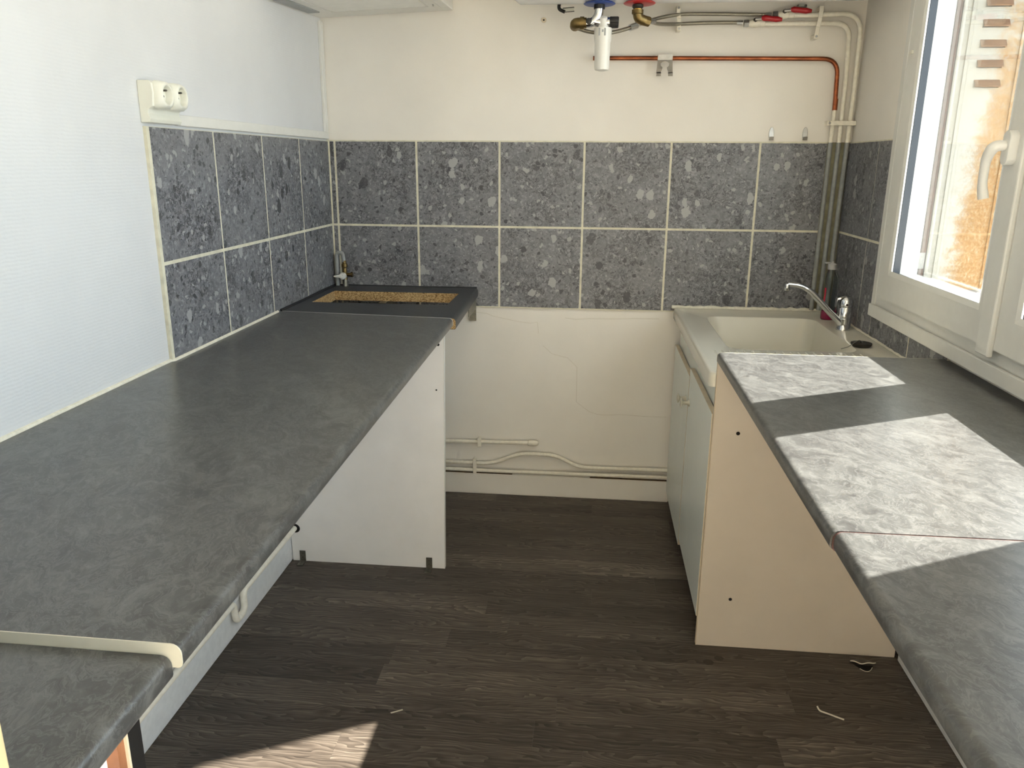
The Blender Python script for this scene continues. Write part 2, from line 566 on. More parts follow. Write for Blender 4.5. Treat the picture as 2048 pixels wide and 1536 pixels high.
# floor planks: rows run along x
PW = 0.0975
y = 0.010
row = 0
while y > -2.0:
    y1 = y - PW
    x = -0.02 - ((row * 0.47) % 1.0) * 0.9 - random.random() * 0.2
    while x < W + 0.02:
        ln = random.choice((0.62, 0.78, 0.95, 1.15))
        a, b = max(x, -0.02), min(x + ln, W + 0.02)
        if b - a > 0.03:
            cx, cy = (a + b) / 2, (y + y1) / 2
            bm = bmesh.new()
            bm_box(bm, a - cx + 0.0002, b - cx - 0.0002, -PW / 2 + 0.0002, PW / 2 - 0.0002, -0.004, 0.0)
            o = finish('plank', bm, 'plank', floor)
            o.location = (cx, cy, 0)
        x += ln
    y = y1
    row += 1

# two dried stains beside the cabinet panel
for sx_, sy_, sr in ((1.458, -1.147, 0.017), (1.492, -1.124, 0.015)):
    bm = bmesh.new()
    loft(bm, [[(sx_ + sr * math.cos(a), sy_ + sr * 0.8 * math.sin(a), z) for a in [2 * math.pi * k / 7 for k in range(7)]] for z in (-0.0005, 0.0003)])
    finish('stain', bm, 'floor_stain', floor)
# tiles -----------------------------------------------------------
T = 0.333
G = 0.0035            # half joint
TH = 0.008
ZT, ZM, ZB = 1.4987, 1.1671, 0.8383
tile_cache = {}
def tile_mesh(w, h):
    k = (round(w, 3), round(h, 3))
    if k not in tile_cache:
        bm = bmesh.new()
        bm_box(bm, -w / 2, w / 2, -TH, 0.0, -h / 2, h / 2)
        top = [e for e in bm.edges if all(v.co.y < -TH / 2 for v in e.verts)]
        bmesh.ops.bevel(bm, geom=top, offset=0.0015, segments=1, affect='EDGES')
        bmesh.ops.recalc_face_normals(bm, faces=bm.faces[:])
        me = bpy.data.meshes.new('tile')
        bm.to_mesh(me)
        bm.free()
        me.materials.append(MAT['tile'])
        tile_cache[k] = me
    return tile_cache[k]
def tile(wall, kind, a0, a1, z0, z1):
    """a0..a1 along the wall, already without the joint"""
    o = bpy.data.objects.new('tile', tile_mesh(a1 - a0, z1 - z0))
    COL.objects.link(o)
    o.parent = wall
    m, zc = (a0 + a1) / 2, (z0 + z1) / 2
    if kind == 'back':
        o.location = (m, -0.001, zc)
    elif kind == 'left':
        o.location = (0.001, m, zc)
        o.rotation_euler = (0, 0, math.pi / 2)
    else:
        o.location = (W - 0.001, m, zc)
        o.rotation_euler = (0, 0, -math.pi / 2)
    return o
X0 = 0.0344
# back wall: slim cut strip in the left corner, five whole columns, a cut one by the pipes
cols = [(0.010, X0)] + [(X0 + i * T, X0 + (i + 1) * T) for i in range(5)] + [(X0 + 5 * T, 1.946)]
for k, (a, b) in enumerate(cols):
    for z0, z1 in ((ZM, ZT), (ZB, ZM)):
        tile(wall_back, 'back', a + G, b - (G if k < 6 else 0), z0 + G, z1 - G)
g = box('grout', (0.001, 1.946, -0.0082, 0.004, ZB - 0.0005, ZT + 0.001), 'grout', wall_back)
# left wall
lc = [(-1.328, -0.997), (-0.997, -0.664), (-0.664, -0.335), (-0.335, -0.010)]
for k, (a, b) in enumerate(lc):
    for z0, z1 in ((ZM, ZT), (ZB, ZM)):
        tile(wall_left, 'left', a + G * 0.7, b - G * 0.7, z0 + G, z1 - G)
box('grout', (-0.004, 0.0085, -1.337, -0.001, ZB, ZT - 0.003), 'grout', wall_left)
# right wall: one column and a cut one up to the window, short pieces below the frame
for z0, z1 in ((ZM, ZT), (ZB, ZM)):
    tile(wall_right, 'right', -0.337 + 0.0015, -0.012, z0 + G, z1 - G)
    if z0 == ZM:
        tile(wall_right, 'right', WY1 + 0.006, -0.337 - 0.0015, z0 + G, z1 - G)
    else:
        tile(wall_right, 'right', -0.470, -0.337 - 0.0015, z0 + G, z1 - G)
for a, b in ((-0.803, -0.472), (-1.07, -0.807)):
    tile(wall_right, 'right', a + 0.001, b - 0.001, ZB + G, 0.929)
bm = bmesh.new()
bm_box(bm, W - 0.0082, W + 0.004, WY1 + 0.003, -0.003, ZB, ZT)
bm_box(bm, W - 0.0082, W + 0.004, -1.07, WY1 + 0.003, ZB, 0.929)
finish('grout', bm, 'grout', wall_right)

# hairline cracks in the plaster below the tiles
CRACKS = [[(0.589, 0.816), (0.649, 0.810), (0.673, 0.800), (0.734, 0.788), (0.776, 0.780), (0.830, 0.774), (0.860, 0.780), (0.865, 0.731)],
          [(0.975, 0.800), (1.020, 0.795), (1.073, 0.800), (1.178, 0.801), (1.254, 0.805), (1.359, 0.806)],
          [(0.885, 0.680), (0.922, 0.646), (0.958, 0.637), (0.989, 0.630), (1.029, 0.591), (1.030, 0.509), (1.031, 0.438), (1.086, 0.397), (1.120, 0.386), (1.154, 0.384), (1.220, 0.389), (1.311, 0.385), (1.413, 0.385)]]
for path in CRACKS:
    bm = bmesh.new()
    tube(bm, [(x, -0.0002, z) for x, z in path], 0.0007, 6)
    finish('crack', bm, 'crack', wall_back)
# baseboards and trunking -----------------------------------------
struct(box('baseboard_back', (0.015, 1.44, -0.014, 0.0, 0.0, 0.098), 'wall_paint', bevel=0.004), 'cream painted skirting board along the back wall', 'baseboard')
bbk = bpy.data.objects['baseboard_back']
for a, b in ((0.42, 0.76), (1.10, 1.437)):
    box('grime_line', (a, b, -0.0135, -0.001, 0.0975, 0.0995), 'grime', bbk)
struct(box('baseboard_left', (0.0, 0.014, -3.2, -0.014, 0.0, 0.108), 'white_paint', bevel=0.004), 'white painted skirting board along the left wall', 'baseboard')
struct(box('baseboard_right', (W - 0.014, W, -2.79, -1.075, 0.0, 0.10), 'white_paint', bevel=0.004), 'white skirting board below the right worktop', 'baseboard')
struct(box('trim_1', (0.0, 0.012, -1.19, -0.004, 1.5025, 1.530), 'pvc', bevel=0.002), 'white cable trunking running along the top of the left tiles', 'trunking')
struct(box('trim_2', (0.0, 0.012, -0.034, -0.004, 1.530, 1.935), 'pvc', bevel=0.002), 'white vertical cable trunking in the back left corner', 'trunking')
struct(box('trim_3', (1.947, W, -0.004, 0.0, 0.86, 1.4985), 'corner_board'), 'stained olive wall strip behind the corner pipes', 'strip')

# ------------------------------------------------------------------ window
def rect_ring(bm, y0, y1, z0, z1, prof):
    """prof: closed list of (inset, x) swept round the rectangle with mitred corners"""
    loops = []
    for i, x in prof:
        loops.append([(x, y0 + i, z0 + i), (x, y1 - i, z0 + i), (x, y1 - i, z1 - i), (x, y0 + i, z1 - i)])
    vs = [[bm.verts.new(p) for p in lp] for lp in loops]
    n = len(vs)
    for k in range(n):
        a, b = vs[k], vs[(k + 1) % n]
        for i in range(4):
            j = (i + 1) % 4
            bm.faces.new((a[i], a[j], b[j], b[i]))
win = struct(empty('window_1', (2.04, (WY0 + WY1) / 2, WZ0)), 'white double casement window above the right worktop', 'window')
bm = bmesh.new()
rect_ring(bm, WY0, WY1, WZ0, WZ1, [(0.0, 2.014), (0.028, 2.014), (0.032, 2.018), (0.074, 2.018), (0.080, 2.024), (0.080, 2.088), (0.0, 2.088)])
finish('frame', bm, 'pvc', win)
bm = bmesh.new()
bm_box(bm, 2.006, 2.016, WY0, WY1, 0.932, 0.972)
finish('frame_ledge', bm, 'pvc', win, bevel=0.003)
SASH = [(-1.327, -0.563), (-2.076, -1.333)]
for k, (a, b) in enumerate(SASH):
    sz0, sz1 = 1.006, 2.204
    s = None
    bm = bmesh.new()
    rect_ring(bm, a, b, sz0, sz1, [(0.0, 2.010), (0.004, 1.998), (0.062, 1.998), (0.080, 1.998), (0.094, 2.002), (0.092, 2.007), (0.086, 2.012), (0.086, 2.082), (0.0, 2.082)])
    s = finish('sash', bm, 'pvc', win)
    bm = bmesh.new()
    rect_ring(bm, a, b, sz0, sz1, [(0.087, 2.0075), (0.0925, 2.0085), (0.080, 2.052), (0.07, 2.052), (0.07, 2.014)])
    finish('gasket', bm, 'gasket', s)
    bm = bmesh.new()
    bm_box(bm, 2.050, 2.056, a + 0.075, b - 0.075, sz0 + 0.075, sz1 - 0.075)
    finish('pane', bm, 'window_glass', s)
# meeting stile cover and handle
box('stile_cover', (1.985, 1.999, -1.345, -1.285, 0.992, 2.206), 'pvc', win, bevel=0.004)
hd = empty('handle', (0, 0, 0))
hd.parent = win
bm = bmesh.new()
ro = []
for k in range(24):
    a_ = 2 * math.pi * k / 24
    ro.append((-1.308 + 0.017 * math.cos(a_), 1.456 + 0.017 * math.sin(a_) + (0.020 if math.sin(a_) > 0 else -0.020)))
prism(bm, ro, 'x', 1.966, 1.987)
finish('rosette', bm, 'pvc_handle', hd, smooth=True, bevel=0.002)
hp = fillet([(1.974, -1.305, 1.460), (1.944, -1.305, 1.461), (1.941, -1.284, 1.435), (1.948, -1.270, 1.375), (1.954, -1.274, 1.345)], 0.035, 6)
tubeobj('lever', hp, 0.011, 'pvc_handle', hd, 14, rad=[0.0112 + 0.0012 * math.sin(i * 0.3) for i in range(len(hp))])
settle(win)
hd.matrix_parent_inverse = Matrix.Translation(-win.location)

# unseen balcony door, added behind the camera to bring in fill light
w2 = struct(empty('added_fill_door', (2.06, (D0 + D1) / 2, 0.05)), 'invented white glazed balcony door behind the camera, added for fill light', 'window')
for a, b in ((D0, (D0 + D1) / 2), ((D0 + D1) / 2, D1)):
    bm = bmesh.new()
    rect_ring(bm, a, b, 0.05, DZ, [(0.0, 2.03), (0.075, 2.03), (0.075, 2.088), (0.0, 2.088)])
    finish('frame', bm, 'pvc', w2, bevel=0.003)
    box('pane', (2.056, 2.062, a + 0.075, b - 0.075, 0.125, DZ - 0.075), 'window_glass', w2)
settle(w2)

# curtain clip on the left of the frame
cc = empty('curtain_hook', (2.002, -0.605, 1.74))
box('base', (2.004, 2.0175, -0.614, -0.606, 1.735, 1.775), 'pvc', cc, bevel=0.001)
box('clip', (1.992, 2.0175, -0.606, -0.590, 1.735, 1.745), 'socket', cc, bevel=0.001)
tag(settle(cc), 'tiny white plastic curtain hook stuck to the window frame', 'hook')

# outside: folded steel shutters against the reveal
def shutter(yface, sgn, label):
    root = empty('steel_shutter', (2.20, yface, RZ0))
    def yy(d):
        return yface - sgn * d
    ya, yb = sorted((yy(0), yy(0.012)))
    bm = bmesh.new()
    zl = [1.645 + 0.0545 * k for k in range(10)]
    # sheet with slots: strips between louvers
    xs0, xs1, lx0, lx1 = 2.114, 2.296, 2.176, 2.248
    bm_box(bm, xs0, lx0, ya, yb, RZ0 + 0.012, RZ1 - 0.01)
    bm_box(bm, lx1, xs1, ya, yb, RZ0 + 0.012, RZ1 - 0.01)
    zz = [RZ0 + 0.012] + [v for z in zl for v in (z - 0.006, z + 0.008)] + [RZ1 - 0.01]
    for i in range(0, len(zz), 2):
        bm_box(bm, lx0, lx1, ya, yb, zz[i], zz[i + 1])
    finish('sheet', bm, 'rusty_paint', root)
    for z in zl:
        bm = bmesh.new()
        p0, p1, p2 = yy(0.006), yy(0.0), yy(-0.012)
        prism(bm, [(p0, z + 0.016), (p1, z + 0.016), (p2, z - 0.002), (p2, z - 0.005), (p1, z + 0.010), (p0, z + 0.010)], 'x', lx0, lx1)
        finish('louver', bm, 'louver_rust', root)
    for xa, xb in ((2.114, 2.126), (2.140, 2.144), (2.286, 2.296)):
        q0, q1 = sorted((yy(0), yy(-0.006)))
        box('rib', (xa, xb, q0, q1, RZ0 + 0.012, RZ1 - 0.01), 'rusty_paint', root, bevel=0.001)
    q0, q1 = sorted((yy(0.004), yy(-0.004)))
    box('hinge_bar', (2.098, 2.112, q0, q1, RZ0 + 0.012, RZ1 - 0.01), 'rust_bar', root)
    h = box('hinge_plate', (2.092, 2.110, q0 - 0.002, q1 + 0.002, 1.105, 1.155), 'reveal_paint', root, bevel=0.001)
    for z in (1.118, 1.143):
        bm = bmesh.new()
        lathe(bm, [(0.002, q0 - 0.003), (0.002, q1 + 0.003)], (2.101, 0, z), 'y', 8)
        finish('screw', bm, 'steel_dark', h)
    return tag(settle(root), label, 'shutter')
shutter(RY1 - 0.014, -1, 'rust-streaked white steel shutter with louvers seen through the glass')
shutter(RY0 + 0.014, 1, 'white steel shutter folded back on the near side of the window')
struct(box('trim_4', (2.09, 2.36, RY0, RY1, RZ0 - 0.05, RZ0 + 0.002), 'sill_stone', bevel=0.004), 'stone sill outside the window', 'sill')

# ------------------------------------------------------------------ left worktops
ZC = 0.918
def nose_profile(xf, zt, th=0.029, r=0.012, x0=0.002):
    pts = [(x0, zt - th), (x0, zt)]
    for k in range(6):
        a = math.pi / 2 * (1 - k / 5)
        pts.append((xf - r + r * math.cos(a), zt - r + r * math.sin(a)))
    for k in range(4):
        a = -math.pi / 2 * k / 3
        pts.append((xf - 0.006 + 0.006 * math.cos(a), zt - th + 0.006 + 0.006 * math.sin(a)))
    return pts
def worktop(bm, secs):
    """secs: list of (front x, y at wall, y at front, top z)"""
    rings = []
    for xf, yw, yf, zt in secs:
        pr = nose_profile(xf, zt)
        rings.append([(x, yw + (yf - yw) * (x / xf), z) for x, z in pr])
    loft(bm, rings)

wt = empty('worktop', (0.3, -1.5, ZC - 0.038))
bm = bmesh.new()
worktop(bm, [(0.622, -0.617, -0.671, ZC), (0.648, -2.497, -2.503, ZC)])
finish('slab', bm, 'laminate', wt, smooth=True, angle=30)
bm = bmesh.new()
worktop(bm, [(0.6485, -2.497, -2.503, ZC + 0.0006), (0.6485, -2.4985, -2.5045, ZC + 0.0006)])
finish('edge_strip', bm, 'edge_white', wt, smooth=True, angle=30)
bm = bmesh.new()
worktop(bm, [(0.623, -0.615, -0.669, ZC + 0.0008), (0.623, -0.6175, -0.6715, ZC + 0.0008)])
finish('joint_strip', bm, 'aluminium', wt, smooth=True, angle=30)
tubeobj('sealant', [(0.008, -0.64, ZC + 0.001), (0.008, -1.33, ZC + 0.001), (0.001, -1.34, ZC + 0.001), (0.001, -2.49, ZC + 0.001)], 0.006, 'sealant', wt, 8)
tag(settle(wt), 'long dark grey marbled worktop along the left wall', 'worktop')

nw = empty('worktop', (0.3, -2.6, ZC - 0.05))
bm = bmesh.new()
worktop(bm, [(0.637, -2.4995, -2.5055, ZC - 0.013), (0.640, -2.705, -2.705, ZC - 0.013)])
finish('slab', bm, 'laminate', nw, smooth=True, angle=30)
tag(settle(nw), 'short lower dark worktop piece nearest the camera at left, beyond the pale edge strip', 'worktop')

# hob worktop with the empty cut-out
hw = empty('hob_worktop', (0.3, -0.3, ZC - 0.038))
def hob_front(y):
    return 0.612 + (-y) * 0.030
CX0, CX1, CY0, CY1 = 0.052, 0.558, -0.428, -0.160
bm = bmesh.new()
zb = ZC - 0.038
def slab_piece(bm, poly):
    loft(bm, [[(x, y, zb) for x, y in poly], [(x, y, ZC) for x, y in poly]])
ye = lambda x: -0.613 - 0.054 * x / 0.622
xr = CX1 + 0.03
slab_piece(bm, [(0.003, -0.010), (0.003, CY1), (xr, CY1), (xr, -0.010)])
slab_piece(bm, [(0.003, CY1), (0.003, CY0), (CX0, CY0), (CX0, CY1)])
slab_piece(bm, [(CX1, CY1), (CX1, CY0), (xr, CY0), (xr, CY1)])
slab_piece(bm, [(0.003, CY0), (0.003, ye(0)), (xr, ye(xr)), (xr, CY0)])
rings = []
for yv in (-0.010, CY1, CY0, None):
    yq = yv if yv is not None else ye(0.63)
    xf = hob_front(yq)
    pr = nose_profile(xf, ZC, 0.038, x0=xr)
    rings.append([(x, (yq if yv is not None else ye(x)), z) for x, z in pr])
loft(bm, rings)
bmesh.ops.remove_doubles(bm, verts=bm.verts[:], dist=0.0002)
finish('slab', bm, 'laminate_hob', hw)
# raw chipboard lining of the cut-out and of the sawn end
bm = bmesh.new()
t_ = 0.0012
bm_box(bm, CX0, CX1, CY1 - t_, CY1 + 0.0001, zb, ZC - 0.001)
bm_box(bm, CX0 - 0.0001, CX0 + t_, CY0, CY1, zb, ZC - 0.001)
bm_box(bm, CX1 - t_, CX1 + 0.0001, CY0, CY1, zb, ZC - 0.001)
bm_box(bm, CX0, CX1, CY0 - 0.0001, CY0 + t_, zb, ZC - 0.001)
finish('cut_edge', bm, 'chipboard', hw)
pr = nose_profile(hob_front(-0.667) - 0.0008, ZC - 0.001, 0.036, x0=0.598)
bm = bmesh.new()
loft(bm, [[(x, ye(x) + 0.0008, z) for x, z in pr], [(x, ye(x) - 0.0012, z) for x, z in pr]])
finish('cut_edge', bm, 'chipboard', hw)
tubeobj('sealant', [(0.010, -0.62, ZC), (0.012, -0.40, ZC), (0.010, -0.18, ZC + 0.001), (0.012, -0.014, ZC)], 0.007, 'sealant_black', hw, 8)
tubeobj('sealant', [(0.012, -0.012, ZC), (0.30, -0.012, ZC - 0.001), (0.608, -0.012, ZC)], 0.004, 'sealant_black', hw, 8)
tag(settle(hw), 'black worktop section with an empty rectangular hob cut-out in the corner', 'worktop')

# steel bracket below it on the back wall
def bracket(x, label):
    r = empty('support_bracket', (x, -0.1, 0.79))
    box('arm', (x - 0.014, x + 0.014, -0.20, -0.012, zb - 0.004, zb - 0.0005), 'zinc', r)
    box('flange', (x + 0.010, x + 0.014, -0.20, -0.012, zb - 0.048, zb - 0.004), 'zinc', r)
    box('flange', (x - 0.014, x - 0.010, -0.20, -0.012, zb - 0.048, zb - 0.004), 'zinc', r)
    box('wall_plate', (x - 0.014, x + 0.014, -0.012, -0.0095, zb - 0.10, zb - 0.0005), 'zinc', r)
    return tag(settle(r), label, 'bracket')
bracket(0.590, 'zinc steel support bracket under the front end of the hob worktop')
bracket(0.255, 'zinc steel bracket seen down through the hob cut-out')

# support panel with angle brackets
sp = empty('melamine_upright', (0.3, -0.67, 0))
bm = bmesh.new()
loft(bm, [[(x, yv, z) for x, z in ((0.016, 0.0), (0.583, 0.0), (0.594, 0.8885), (0.016, 0.8885))] for yv in (-0.690, -0.672)])
board = finish('board', bm, 'melamine', sp, bevel=0.0008)
bm = bmesh.new()
loft(bm, [[(x, yv, z) for x, z in ((0.583, 0.0), (0.5845, 0.0), (0.5955, 0.8885), (0.594, 0.8885))] for yv in (-0.6905, -0.6715)])
finish('edge_band', bm, 'pvc', sp)
for x, z, r in ((0.575, 0.832, 0.005), (0.566, 0.674, 0.003)):
    latheobj('screw_hole', [(r, -0.6908), (r, -0.689)], (x, 0, z), 'y', 'hole_dark', sp, 10)
latheobj('pipe_hole', [(0.017, -0.6908), (0.017, -0.689)], (0.034, 0, 0.130), 'y', 'hole_dark', sp, 16)
for x in (0.055, 0.527):
    bm = bmesh.new()
    prism(bm, [(-0.6925, 0.001), (-0.6925, 0.042), (-0.6905, 0.042), (-0.6905, 0.003), (-0.6905, 0.0005), (-0.727, 0.0005), (-0.727, 0.0025), (-0.6925, 0.0025)], 'x', x - 0.011, x + 0.011)
    ab = finish('angle_bracket', bm, 'zinc', sp)
    for z in (0.016, 0.032):
        latheobj('screw', [(0.003, -0.6932), (0.003, -0.692)], (x, 0, z), 'y', 'steel_dark', ab, 8)
    for yv in (-0.705, -0.718):
        latheobj('screw', [(0.003, 0.002), (0.003, 0.0032)], (x, yv, 0), 'z', 'steel_dark', ab, 8)
tag(settle(sp), 'white melamine upright panel holding up the left worktop, with two angle brackets', 'panel')

# dark upright below the nearest worktop
up = empty('cabinet_upright', (0.61, -2.60, 0))
box('black_edge', (0.600, 0.633, -2.589, -2.566, 0.0, 0.8755), 'black_plastic', up, bevel=0.001)
box('pale_edge', (0.600, 0.634, -2.592, -2.589, 0.0, 0.8755), 'edge_cream', up)
box('board', (0.600, 0.631, -2.603, -2.592, 0.0, 0.8755), 'wood_brown', up)
box('back_board', (0.600, 0.618, -2.705, -2.603, 0.0, 0.8755), 'melamine', up)
tag(settle(up), 'black-edged brown wooden upright under the nearest left worktop', 'upright')

# open door at the extreme left
dr = empty('door_1', (0.3, -2.76, 0))
box('leaf', (0.06, 0.612, -2.771, -2.735, 0.006, 2.04), 'door_cream', dr)
box('veneer', (0.06, 0.6105, -2.776, -2.771, 0.006, 2.04), 'wood_orange', dr)
box('edge', (0.612, 0.637, -2.777, -2.733, 0.006, 2.04), 'door_cream', dr, bevel=0.002)
struct(settle(dr), 'orange wooden door edge with cream border at the bottom left', 'door')

# ------------------------------------------------------------------ pipes at floor level
def clamp(parent, x, z0, z1, yf=-0.036):
    bm = bmesh.new()
    bm_box(bm, x - 0.008, x + 0.008, yf, yf + 0.004, z0, z1)
    bm_box(bm, x - 0.006, x + 0.006, yf + 0.003, -0.0005, z0 + 0.002, z0 + 0.009)
    bm_box(bm, x - 0.006, x + 0.006, yf + 0.003, -0.0005, z1 - 0.009, z1 - 0.002)
    c = finish('clamp', bm, 'pipe_paint', parent, bevel=0.002)
    for zs in (z1 - 0.006, z0 + 0.006):
        latheobj('screw', [(0.004, yf - 0.002), (0.003, yf + 0.001)], (x, 0, zs), 'y', 'pipe_paint', c, 8)
    return c
hp1 = empty('heating_pipe', (0.45, -0.02, 0.24))
tubeobj('pipe', fillet([(0.010, -0.022, 0.236), (0.60, -0.022, 0.248), (0.86, -0.022, 0.252)], 0.05), 0.0085, 'pipe_paint', hp1)
latheobj('end_cap', [(0.010, 0.828), (0.0135, 0.831), (0.0135, 0.856), (0.012, 0.866), (0.007, 0.873), (0.001, 0.875)], (0, -0.022, 0.2515), 'x', 'pipe_paint', hp1, 16)
clamp(hp1, 0.618, 0.228, 0.270)
tag(settle(hp1), 'cream capped pipe stub, highest of the three on the back wall', 'pipe')
hp2 = empty('heating_pipe', (0.7, -0.02, 0.14))
tubeobj('pipe', fillet([(0.010, -0.022, 0.154), (0.675, -0.022, 0.148), (0.79, -0.022, 0.203), (0.955, -0.022, 0.200), (1.045, -0.022, 0.148), (1.436, -0.022, 0.152)], 0.055), 0.0085, 'pipe_paint', hp2)
tag(settle(hp2), 'cream painted pipe that humps upward in the middle of the back wall', 'pipe')
hp3 = empty('heating_pipe', (0.7, -0.02, 0.11))
tubeobj('pipe', fillet([(0.010, -0.024, 0.118), (0.75, -0.024, 0.116), (1.436, -0.024, 0.120)], 0.05), 0.0085, 'pipe_paint', hp3)
clamp(hp3, 0.597, 0.104, 0.170, -0.037)
tag(settle(hp3), 'cream straight pipe, lowest on the back wall just above the skirting', 'pipe')
hp4 = empty('heating_pipe', (0.03, -1.5, 0.1))
tubeobj('pipe', fillet([(0.030, -0.6912, 0.130), (0.030, -1.125, 0.130), (0.032, -1.13, 0.068), (0.032, -1.190, 0.062), (0.030, -1.195, 0.128), (0.030, -2.55, 0.128)], 0.020, 5), 0.0105, 'pipe_paint', hp4)
tag(settle(hp4), 'white pipe with a U-shaped dip along the left skirting', 'pipe')

# ------------------------------------------------------------------ gas tap in the corner
gt = empty('gas_tap', (0.05, -0.04, ZC))
tubeobj('pipe', fillet([(0.026, -0.035, ZC + 0.002), (0.027, -0.035, 1.053), (0.053, -0.036, 1.056), (0.058, -0.037, 1.018)], 0.022, 7), 0.0085, 'pipe_grey', gt)
latheobj('union', [(0.008, 1.024), (0.0085, 1.012), (0.012, 1.010), (0.0125, 0.998), (0.009, 0.994), (0.010, 0.950), (0.011, 0.946)], (0.059, -0.037, 0), 'z', 'brass', gt, 16)
latheobj('outlet', [(0.007, 0.060), (0.0075, 0.082), (0.010, 0.084), (0.010, 0.092), (0.004, 0.093)], (0, -0.037, 0.966), 'x', 'brass', gt, 14)
latheobj('base_nut', [(0.012, ZC + 0.0002), (0.012, ZC + 0.016), (0.010, ZC + 0.028)], (0.060, -0.037, 0), 'z', 'zinc', gt, 8)
latheobj('knob', [(0.014, -0.050), (0.015, -0.056), (0.013, -0.064), (0.006, -0.066)], (0.056, 0, 0.962), 'y', 'pvc', gt, 18)
bm = bmesh.new()
loft(bm, [[(x, yv, 0.962 + z * s) for x, z in ((0.060, -0.009), (0.022, -0.004), (0.020, 0.002), (0.058, 0.010))] for yv, s in ((-0.060, 1.0), (-0.072, 0.8))])
finish('lever', bm, 'pvc', gt, bevel=0.002)
tag(settle(gt), 'grey hooked gas pipe with brass union and white lever tap in the tiled corner', 'gas tap')

# ------------------------------------------------------------------ double socket
so = empty('double_socket', (0.0, -1.26, 1.50))
SY0, SY1 = -1.341, -1.195
bm = bmesh.new()
prism(bm, [(0.0, 1.5035), (0.022, 1.5035), (0.026, 1.512), (0.020, 1.524), (0.022, 1.534), (0.034, 1.540), (0.037, 1.570), (0.035, 1.592), (0.028, 1.598), (0.0, 1.598)], 'y', SY0, SY1)
finish('housing', bm, 'socket', so, bevel=0.0015)
for cy in (-1.303, -1.233):
    zc_, cx_ = 1.567, 0.036
    rings = []
    N = 32
    def sq(hw_, xx, p):
        out = []
        for k in range(N):
            a = 2 * math.pi * k / N
            c, s = math.cos(a), math.sin(a)
            d = (abs(c) ** p + abs(s) ** p) ** (-1 / p)
            out.append((xx, cy + c * d * hw_, zc_ + s * d * hw_))
        return out
    bm = bmesh.new()
    loft(bm, [sq(0.0325, cx_ - 0.002, 6), sq(0.0320, cx_ + 0.006, 5), sq(0.028, cx_ + 0.016, 3), sq(0.0235, cx_ + 0.019, 2), sq(0.0205, cx_ + 0.017, 2), sq(0.0200, cx_ - 0.001, 2)], cap=False)
    face = finish('socket_face', bm, 'socket', so, smooth=True, angle=60)
    latheobj('well_bottom', [(0.0202, cx_ - 0.001), (0.0202, cx_ + 0.001)], (0, cy, zc_), 'x', 'socket', face, 24)
    latheobj('earth_pin', [(0.0024, cx_ + 0.0005), (0.0024, cx_ + 0.015), (0.001, cx_ + 0.017)], (0, cy, zc_ + 0.0105), 'x', 'steel_dark', face, 10)
    for dy in (-0.0095, 0.0095):
        latheobj('contact_hole', [(0.0027, cx_ + 0.0008), (0.0027, cx_ + 0.0016)], (0, cy + dy, zc_ - 0.002), 'x', 'socket_dark', face, 10)
    latheobj('key_hole', [(0.0028, cx_ + 0.0008), (0.0028, cx_ + 0.0016)], (0, cy, zc_ + 0.0105), 'x', 'socket_dark', face, 10)
tag(settle(so), 'cream double power socket on the left wall above the tiles', 'socket')

# ------------------------------------------------------------------ extractor hood (hung a little askew)
ho = empty('extractor_hood', (0.0, -0.005, 1.948))
def hbox(name, b, mat, parent, bevel=0.0):
    return box(name, b, mat, parent, bevel)
hbox('body', (0.002, 0.47, -0.60, -0.002, 0.010, 0.13), 'hood_metal', ho, 0.004)
bm = bmesh.new()
bm_box(bm, 0.002, 0.090, -0.60, -0.002, 0.0, 0.0102)
bm_box(bm, 0.455, 0.492, -0.60, -0.002, 0.0, 0.0102)
bm_box(bm, 0.090, 0.455, -0.135, -0.002, 0.0, 0.0102)
bm_box(bm, 0.090, 0.455, -0.60, -0.555, 0.0, 0.0102)
finish('bottom_frame', bm, 'hood_metal', ho)
bm = bmesh.new()
prism(bm, [(0.470, 0.13), (0.520, 0.125), (0.524, 0.0), (0.492, 0.0)], 'y', -0.60, -0.002)
finish('visor', bm, 'hood_metal', ho, bevel=0.003)
hbox('lamp_cover', (0.012, 0.058, -0.50, -0.165, -0.004, 0.001), 'lamp_cover', ho, 0.003)
gr = hbox('grille', (0.090, 0.455, -0.555, -0.135, 0.007, 0.0098), 'steel_dark', ho)
bm = bmesh.new()
n = 0
for k in range(96):           # slanted bars of the filter, clipped to its frame
    xs = 0.095 - 0.42 + k * 0.0085
    y0_, y1_ = -0.55, -0.14
    xa, xb = xs, xs + 0.41
    if xb < 0.096 or xa > 0.45:
        continue
    if xa < 0.095:
        y0_ += (0.095 - xa); xa = 0.095
    if xb > 0.45:
        y1_ -= (xb - 0.45); xb = 0.45
    if y1_ - y0_ < 0.01:
        continue
    w_ = 0.0022
    loft(bm, [[(xa - w_, y0_, z), (xa + w_, y0_, z), (xb + w_, y1_, z), (xb - w_, y1_, z)] for z in (0.001, 0.006)])
gb = finish('grille_bars', bm, 'hood_metal', gr)
for x in (0.475, 0.480):
    latheobj('screw', [(0.003, -0.0012), (0.003, 0.0005)], (x, -0.150 - (x - 0.475) * 6, 0), 'z', 'steel_dark', ho, 10)
ho.rotation_euler = (math.radians(3.0), math.radians(-2.4), 0)
tag(ho, 'off-white extractor hood with slanted grille filter above the hob corner', 'extractor hood')

